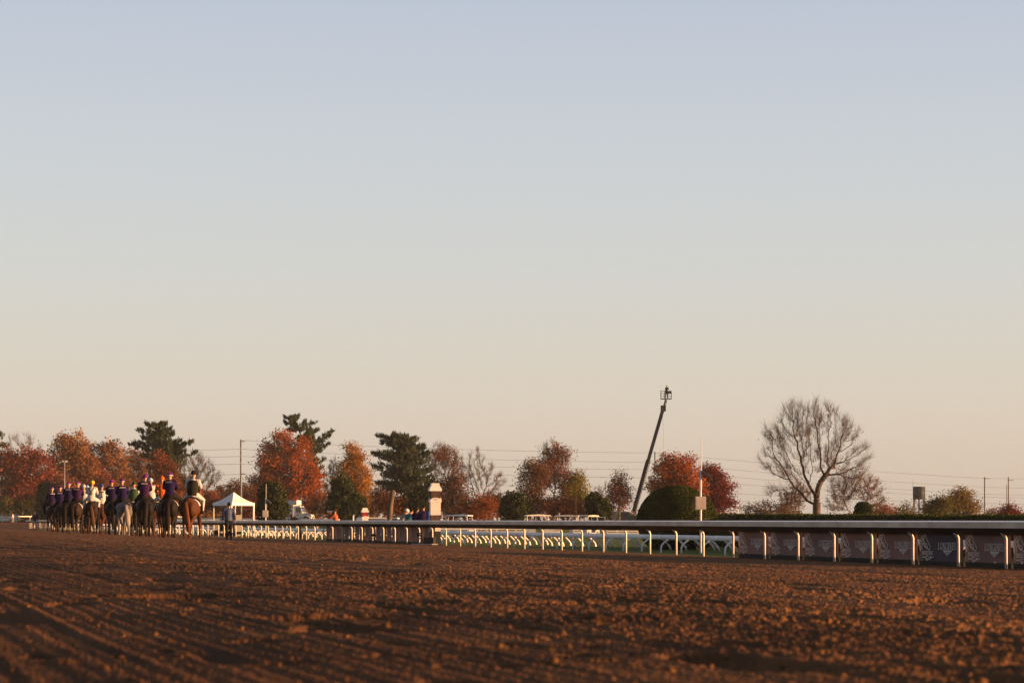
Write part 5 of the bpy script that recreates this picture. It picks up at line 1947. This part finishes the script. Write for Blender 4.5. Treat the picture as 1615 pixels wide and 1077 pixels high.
lamp_pole('thin pole with two pale flood lamps behind the left horses', 102, 280, 728, (-.20, .16))
lamp_pole('thin dark lamp mast in front of the yellow-green tree', 908, 240, 748, (-.1,), 'barkdark')
lamp_pole('thin grey lamp pole on the skyline right of the crimson tree', 1164, 360, 768, (0.0,))

sg = thing('sign_post', 'slim brown and white sign board on a post left of the lamp mast', 'sign', ((881 - CX) / F * 200, 200, 0))
MB().box((-.06, 0, EYE + .42), (.16, .06, .62)).build('board', M['brickdark'], sg)
MB().box((.07, 0, 1.05), (.07, .07, 2.1)).build('post', M['white'], sg)

# ------------------------------------------------------------------ boom lift
BL = 330
s_ = BL / F
lf = thing('boom_lift', 'towering blue-grey boom lift leaning right with a work basket', 'boom lift', ((999 - CX) * s_, BL, 0))
M['liftblue'] = mat('lift paint', (0.014, 0.024, 0.042), 0.7, var=.15, spec=.08)
L3 = lambda px, py: V3((px - 999) * s_, 0, EYE + (HOR - py) * s_)
MB().box((0, 0, .95), (2.6, 2.2, .7)).box((-.5, 0, 1.7), (2.8, 1.9, .9)).box((-1.2, 0, 2.3), (1.0, 1.6, .5)).build('chassis', M['liftblue'], lf)
for x in (-1.1, 1.1):
    for y in (-1.2, 1.2):
        MB().tube([(x, y - .2, .5), (x, y + .2, .5)], .5, 16).build('wheel', M['rubber'], lf, True)
a0, a1, a2, a3 = L3(1000, 806), L3(1022, 727), L3(1046, 644), L3(1050, 630)
MB().beam(a0, a0.lerp(a1, 1.02), .62, .62).build('boom_base', M['liftblue'], lf)
MB().beam(a1, a1.lerp(a2, .98), .46, .46).build('boom_extension', M['liftblue'], lf)
MB().beam(a0 + V3(.25, -.42, 0), a1 + V3(.2, -.36, 0), .06, .10).build('hose_track', M['steel'], lf)
MB().box(a2, (.7, .6, .8)).beam(a2, a3, .22, .22).beam(a2 + V3(.3, 0, .2), a3 + V3(.15, 0, -.1), .08, .08).build('jib', M['black'], lf)
bz = EYE + (HOR - 629) * s_
bx0, bx1 = (1042 - 999) * s_, (1059 - 999) * s_
bk = MB()
bk.box(((bx0 + bx1) / 2, 0, bz), (bx1 - bx0, .9, .10))
bk.build('basket_floor', M['black'], lf)
rl = MB()
for zz in (.35, .72, 1.08):
    for y in (-.44, .44):
        rl.beam((bx0, y, bz + zz), (bx1, y, bz + zz), .03, .03)
    for x in (bx0, bx1):
        rl.beam((x, -.42, bz + zz), (x, .42, bz + zz), .04, .04)
for x in (bx0 + .03, (bx0 * 2 + bx1) / 3, (bx0 + bx1 * 2) / 3, bx1 - .03):
    for y in (-.40, .40):
        rl.box((x, y, bz + .55), (.045, .045, 1.08))
rl.build('basket_rail', M['black'], lf)
MB().box((bx1 - .3, -.3, bz + .9), (.4, .25, .35)).build('control_panel', M['black'], lf)
MB().tube([a2 + V3(-.1, -.3, 0), V3((1047 - 999) * s_, -.3, EYE + (HOR - 720) * s_)], .012, 4).build('cable', M['black'], lf)
person('camera operator in dark clothes standing in the boom basket', 1051, BL, bz + .06, 30, 'shoot', 'black cloth', 'dark jeans', hair='dark hair', s=1.02)

# ------------------------------------------------------------------ tent, vehicles
TY = 180
s_ = TY / F
tw = 63 * s_ / 1.36
M['canvas'] = mat('tent canvas', (0.70, 0.70, 0.73), 0.7, var=.06, scale=2)
tn = thing('canopy_tent', 'white peaked canopy tent behind the walking man', 'tent', ((368.5 - CX) * s_, TY, 0), R(47))
he, hp = EYE + 27 * s_, EYE + 44 * s_
h_ = tw / 2
rf = MB()
n = 6
for k in range(4):
    c0 = [(-h_, -h_), (h_, -h_), (h_, h_), (-h_, h_)][k]
    c1 = [(-h_, -h_), (h_, -h_), (h_, h_), (-h_, h_)][(k + 1) % 4]
    vs = []
    for i in range(n + 1):
        t = i / n
        z = he + (hp - he) * t - .10 * math.sin(math.pi * t)
        for j in range(9):
            q = j / 8
            x = (c0[0] + (c1[0] - c0[0]) * q) * (1 - t * .985)
            y = (c0[1] + (c1[1] - c0[1]) * q) * (1 - t * .985)
            vs.append((x, y, z))
    rf.add(vs, [(i * 9 + j, i * 9 + j + 1, i * 9 + j + 10, i * 9 + j + 9) for i in range(n) for j in range(8)])
rf.build('roof', M['canvas'], tn, True)
vl = MB()
for k in range(4):
    c0 = [(-h_, -h_), (h_, -h_), (h_, h_), (-h_, h_)][k]
    c1 = [(-h_, -h_), (h_, -h_), (h_, h_), (-h_, h_)][(k + 1) % 4]
    vs = []
    for j in range(33):
        q = j / 32
        x, y = (c0[0] + (c1[0] - c0[0]) * q) * 1.01, (c0[1] + (c1[1] - c0[1]) * q) * 1.01
        vs += [(x, y, he + .01), (x, y, he - .17 - .05 * abs(math.sin(q * math.pi * 8)))]
    vl.add(vs, [(2 * j, 2 * j + 2, 2 * j + 3, 2 * j + 1) for j in range(32)])
vl.build('valance', M['canvas'], tn)
for x in (-h_ + .05, h_ - .05):
    for y in (-h_ + .05, h_ - .05):
        MB().tube([(x, y, 0), (x, y, he)], .035, 8).build('pole', M['white'], tn)
for x in (-h_ + .02, h_ - .02):
    cm = MB()
    cm.tube([(x, -h_ + .12, .3), (x * .985, -h_ + .10, 1.2), (x, -h_ + .08, he - .2)], [(.14, .08), (.07, .05), (.09, .06)], 8)
    cm.build('curtain', M['canvas'], tn, True)
bw = MB()
bw.box((0, h_ - .02, he * .32), (tw - .1, .02, he * .5))
bw.build('back_wall', M['greenblack'], tn)
MB().box((-.55, .35, .74), (.9, .7, .06)).box((-.9, .1, .37), (.06, .06, .7)).box((-.2, .1, .37), (.06, .06, .7)).box((-.55, .6, .37), (.5, .06, .7)).build('table', M['black'], tn)
MB().box((.55, .5, .95), (.9, .5, 1.9)).build('cabinet', M['black'], tn)


def wheel(mb_, rt, x, y, r=.34, wd=.22):
    w_ = MB().tube([(x, y - wd / 2, r), (x, y - wd / 2 + .03, r), (x, y + wd / 2 - .03, r), (x, y + wd / 2, r)], [r * .9, r, r, r * .9], 18).build('wheel', M['rubber'], rt, True)
    MB().tube([(x, y - wd / 2 - .012, r), (x, y + wd / 2 + .012, r)], r * .55, 12).build('rim', M['steel'], w_, True)


def box_truck(label, px, Y, z, rz, s=1.0):
    """nose towards local +x"""
    rt = thing('box_truck', label, 'truck', ((px - CX) / F * Y, Y, z), rz, None, s)
    MB().box((-2.2, 0, 2.25), (4.4, 2.3, 2.4)).box((.25, 0, 3.1), (.6, 2.3, .7)).build('cargo_box', M['white'], rt)
    MB().box((-2.2, -1.16, 1.10), (4.3, .04, .14)).box((-2.2, -1.165, 3.36), (4.3, .04, .08)).build('trim', M['steel'], rt)
    MB().box((-1.6, 0, .82), (5.4, 1.0, .30)).build('chassis', M['black'], rt)
    MB().prism([(.02, .75), (1.35, .75), (1.35, 1.55), (1.05, 2.55), (.02, 2.65)], -1.0, 1.0).build('cab', M['white'], rt)
    MB().prism([(1.36, .72), (2.75, .72), (2.72, 1.28), (2.45, 1.45), (1.36, 1.56)], -.92, .92).build('hood', M['white'], rt)
    for s_ in (-1, 1):
        MB().prism([(.35, 1.62), (1.12, 1.62), (.94, 2.35), (.35, 2.38)], s_ * 1.003, s_ * 1.016).build('side_window', M['glass'], rt)
        MB().box((1.15, s_ * 1.22, 1.95), (.10, .14, .45)).build('mirror', M['black'], rt)
        MB().tube([(2.0 + .62 * math.cos(R(a)), s_ * .93, .52 + .60 * math.sin(R(a))) for a in range(0, 181, 20)], (.07), 6).build('fender', M['white'], rt, True)
        wheel(None, rt, 2.0, s_ * .98, .50, .28)
        wheel(None, rt, -3.0, s_ * .95, .50, .45)
        MB().box((2.74, s_ * .62, 1.05), (.06, .32, .2)).build('headlight', M['steel'], rt)
    MB().prism([(1.10, 2.46), (1.36, 1.64), (1.372, 1.645), (1.112, 2.465)], -.85, .85).build('windscreen', M['glass'], rt)
    MB().box((2.80, 0, .55), (.10, 1.9, .25)).build('bumper', M['steel'], rt)
    MB().box((.62, -1.008, 1.25), (.20, .012, .16)).build('door_emblem', M['liftblue'], rt)
    return rt


box_truck('white box truck parked under the orange maple', 466, 372, 1.05, R(-12), 1.02)


def suv(label, px, Y, z, rz, m, s=1.0, name='parked_car', cat='car'):
    rt = thing(name, label, cat, ((px - CX) / F * Y, Y, z), rz, 'vehicles parked in the infield', s)
    MB().prism([(-2.3, .45), (2.25, .45), (2.3, .8), (2.15, 1.05), (1.0, 1.12), (-2.25, 1.12), (-2.35, .8)], -.9, .9).build('body', m, rt)
    MB().prism([(-2.2, 1.12), (1.0, 1.12), (.25, 1.72), (-1.9, 1.76)], -.82, .82).build('cabin', m, rt)
    for s_ in (-1, 1):
        MB().prism([(-1.95, 1.18), (.75, 1.18), (.18, 1.62), (-1.75, 1.66)], s_ * .822, s_ * .834).build('side_window', M['glass'], rt)
        for x in (-1.4, 1.4):
            wheel(None, rt, x, s_ * .82, .36, .24)
        MB().box((2.27, s_ * .6, .88), (.08, .36, .14)).build('headlight', M['steel'], rt)
    MB().prism([(.30, 1.66), (.98, 1.16), (.99, 1.168), (.31, 1.668)], -.72, .72).build('windscreen', M['glass'], rt)
    return rt


M['silver'] = mat('silver paint', (0.35, 0.36, 0.38), .3, metal=.4)
M['darkcar'] = mat('dark paint', (0.03, 0.035, 0.045), .6, spec=.1)
suv('silver vehicle roof left of the leaning trunk', 600, 215, .0, R(20), M['silver'])
suv('white vehicle roof right of the leaning trunk', 626, 218, .0, R(-15), M['white'])
suv('small dark vehicle beside the base of the boom lift', 988, 345, 1.0, R(10), M['darkcar'])
suv('white vehicle roof poking over the hedge below the brown-green tree', 1523, 150, .05, R(70), M['white'], 1.0)
suv('white vehicle beyond the outer rail at the far left edge', 10, 430, .9, R(160), M['white'], 1.0)


def golf_cart(label, px, Y, z, rz, roof, s=1.0):
    rt = thing('golf_cart', label, 'golf cart', ((px - CX) / F * Y, Y, z), rz, 'golf carts behind the rail', s)
    MB().prism([(-1.15, .3), (1.15, .3), (1.2, .6), (.95, .85), (.45, .55), (.35, .42), (-.2, .42), (-.25, .75), (-1.1, .8)], -.58, .58).build('body', M['silver'], rt)
    MB().box((-.45, 0, .82), (.55, 1.05, .12)).box((-.72, 0, 1.1), (.12, 1.05, .5)).build('seat', M['black'], rt)
    MB().prism([(-1.05, 1.78), (1.0, 1.78), (.9, 1.86), (0, 1.91), (-.95, 1.86)], -.66, .66).build('roof', roof, rt)
    for s_ in (-1, 1):
        MB().tube([(.85, s_ * .55, .85), (.72, s_ * .58, 1.79)], .025, 6).build('roof_post', M['white'], rt)
        MB().tube([(-1.0, s_ * .55, .8), (-.92, s_ * .58, 1.79)], .025, 6).build('roof_post', M['white'], rt)
        for x in (-.8, .8):
            wheel(None, rt, x, s_ * .5, .24, .2)
    MB().tube([(.55, -.25, .75), (.35, -.25, 1.0)], .02, 6).tube([(.35, -.42, 1.02), (.35, -.08, 1.02)], .025, 6).build('steering_wheel', M['black'], rt)
    return rt


golf_cart('long golf cart with sunlit cream roof right of the conical evergreen', 848, 195, .02, R(8), M['post'], 1.02)
golf_cart('golf cart with pale roof right of the slim brown and white sign', 894, 200, .03, R(175), M['white'])
golf_cart('small golf cart with grey roof right of the dark lamp mast', 926, 205, .03, R(60), M['cover'])
golf_cart('golf cart with blue-grey roof beside the vivid orange bush', 724, 200, .06, R(160), M['greywhite'])
gt = thing('gate_rail', 'thin metal hand gate right of the small grey-roofed golf cart', 'gate', ((933 - CX) / F * 200, 200, 0))
MB().beam((0, 0, 1.75), (1.1, 0, 1.75), .04, .05).beam((0, 0, 1.3), (1.1, 0, 1.3), .03, .03).box((0, 0, .88), (.05, .05, 1.76)).box((1.12, 0, .9), (.07, .07, 1.8)).build('gate_frame', M['steel'], gt)


def rig(label, px, Y, s=1.0, big=False):
    rt = thing('remote_camera', label, 'camera rig', ((px - CX) / F * Y, Y, 0), R(-20), None, s)
    rt.location.z = dirt_z(rt.location.x, Y) - .01
    for a in (90, 210, 330):
        MB().tube([(0, 0, .30), (.24 * math.cos(R(a)), .24 * math.sin(R(a)), .0)], [.015, .012], 6).build('leg', M['black'], rt)
    MB().box((0, 0, .38), (.16, .12, .13)).build('camera_body', M['black'], rt)
    MB().tube([(0, -.06, .38), (0, -.26, .38)], [.05, .065], 12).build('lens', M['black'], rt, True)
    if big:
        MB().box((.32, .03, .14), (.36, .24, .28)).build('case', M['black'], rt)
        MB().tube([(-.2, 0, .05), (-.3, -.1, .04), (-.1, -.2, .04), (.2, -.15, .04), (.5, -.2, .04), (.65, -.05, .04)], .02, 6).build('cable', M['steel'], rt)


rig('black remote camera on a low stand under the faded banners', 590, 116.5, 1.0)
rig('pile of black camera gear and cables at the banner foot left of the pillar', 664, 104.8, 1.25, True)

# ------------------------------------------------------------------ water tank and far buildings
WY = 520
s_ = WY / F
wt = thing('water_tank', 'dark cylindrical water tank on tall braced legs', 'water tank', ((1449.5 - CX) * s_, WY, 0))
M['tank'] = mat('tank paint', (0.030, 0.040, 0.042), .6, var=.15)
zt0, zt1, rw = EYE + 33 * s_, EYE + 52 * s_, 9.2 * s_
tk = MB().tube([(0, 0, zt0), (0, 0, zt1)], rw, 28)
tk.build('tank', M['tank'], wt, True)
rb = MB()
for i in range(28):
    a = 2 * math.pi * i / 28
    rb.box((rw * math.cos(a), rw * math.sin(a), (zt0 + zt1) / 2), (.10, .06, zt1 - zt0 + .12), rz=a)
rb.tube([(0, 0, zt1 + .02), (0, 0, zt1 + .12)], rw + .04, 28)
rb.build('ribs', M['tank'], wt)
for x in (-1, 1):
    for y in (-1, 1):
        MB().beam((x * rw * .82, y * rw * .6, zt0), (x * rw * .92, y * rw * .7, 0), .16, .16).build('leg', M['barkdark'], wt)
for y in (-1, 1):
    b_ = MB()
    for z0_, z1_ in ((.3, zt0 * .5), (zt0 * .5, zt0)):
        b_.beam((-rw * .88, y * rw * .66, z0_), (rw * .84, y * rw * .66, z1_), .07, .07).beam((rw * .88, y * rw * .70, z0_), (-rw * .84, y * rw * .70, z1_), .07, .07)
    b_.build('brace', M['barkdark'], wt)
MB().tube([(0, 0, 0), (0, 0, zt0)], .18, 8).build('riser_pipe', M['tank'], wt)
MB().tube([(-rw - .05, 0, zt0), (-rw - .05, 0, EYE + 65 * s_)], .05, 6).build('antenna', M['steel'], wt)
rs = thing('red_sign', 'small red flag-like sign left of the water tank legs', 'sign', ((1437.5 - CX) * s_, WY - 20, 0))
MB().box((0, 0, EYE + 15 * s_), (.9, .08, .8)).build('board', mat('red board', (.40, .03, .03), .6), rs)
MB().box((-.35, .06, .85), (.12, .06, EYE + 16 * s_ - .2)).build('post', M['redband'], rs)

M['creamwall'] = mat('cream wall', (0.46, 0.41, 0.35), .8, var=.1)
M['greywall'] = mat('blue-grey wall', (0.14, 0.15, 0.17), .8, var=.15)
M['roofdark'] = mat('dark roof', (0.06, 0.06, 0.065), .8)


def building(label, x0, x1, ytop, Y, m, depth=14, nwin=6, roof='roofdark', pitch=0.0):
    s_ = Y / F
    L, H = (x1 - x0) * s_, EYE + (HOR - ytop) * s_
    rt = thing('building', label, 'building', ((x0 + x1) / 2 * s_ - CX * s_, Y + depth / 2, 0))
    MB().box((0, 0, H / 2), (L, depth, H)).build('wall', m, rt)
    MB().prism([(-L / 2 - .4, H + .002), (L / 2 + .4, H + .002), (L / 2 + .4, H + .3), (0, H + .3 + pitch), (-L / 2 - .4, H + .3)], -depth / 2 - .4, depth / 2 + .4).build('roof', M[roof], rt)
    for i in range(nwin):
        x = -L / 2 + L * (i + .5) / nwin
        f = MB().box((x, -depth / 2 - .03, H * .55), (L / nwin * .5, .06, H * .35)).build('window', M['white'], rt)
        MB().box((x, -depth / 2 - .066, H * .55), (L / nwin * .42, .012, H * .29)).build('pane', M['glass'], f)
    return rt


building('long cream building behind the single utility pole, far right', 1556, 1588, 812.5, 600, M['creamwall'], nwin=5)
building('low pale building at the right edge of the photo', 1598, 1640, 811, 620, M['greywall'], nwin=4)
building('low blue-grey building on the skyline left of the water tank', 1398, 1446, 808.5, 640, M['greywall'], nwin=7)
building('small grey shed on the skyline behind the scrub left of the biggest bare tree', 1200, 1226, 806, 560, M['greywall'], nwin=3)
building('low brown building behind the scrub at the foot of the biggest bare tree', 1228, 1262, 807, 570, mat('brown wall', (.12, .075, .05), .8), nwin=4)
building('small cream house seen behind the white tent', 394, 404, 784, 420, M['creamwall'], 8, 2, pitch=1.0)

# ------------------------------------------------------------------ evening air
hz = MB().box((0, 330, 18.5), (760, 720, 41)).build('haze', [])
hm_ = bpy.data.materials.new('haze')
hm_.use_nodes = True
t_ = hm_.node_tree
t_.nodes.clear()
vo = t_.nodes.new('ShaderNodeOutputMaterial')
pv = t_.nodes.new('ShaderNodeVolumePrincipled')
pv.inputs['Color'].default_value = (0.80, 0.86, 0.95, 1)
pv.inputs['Density'].default_value = 0.00008
t_.links.new(pv.outputs[0], vo.inputs['Volume'])
hz.data.materials.append(hm_)
hz['kind'] = 'stuff'
hz['label'] = 'thin evening haze over the racecourse'
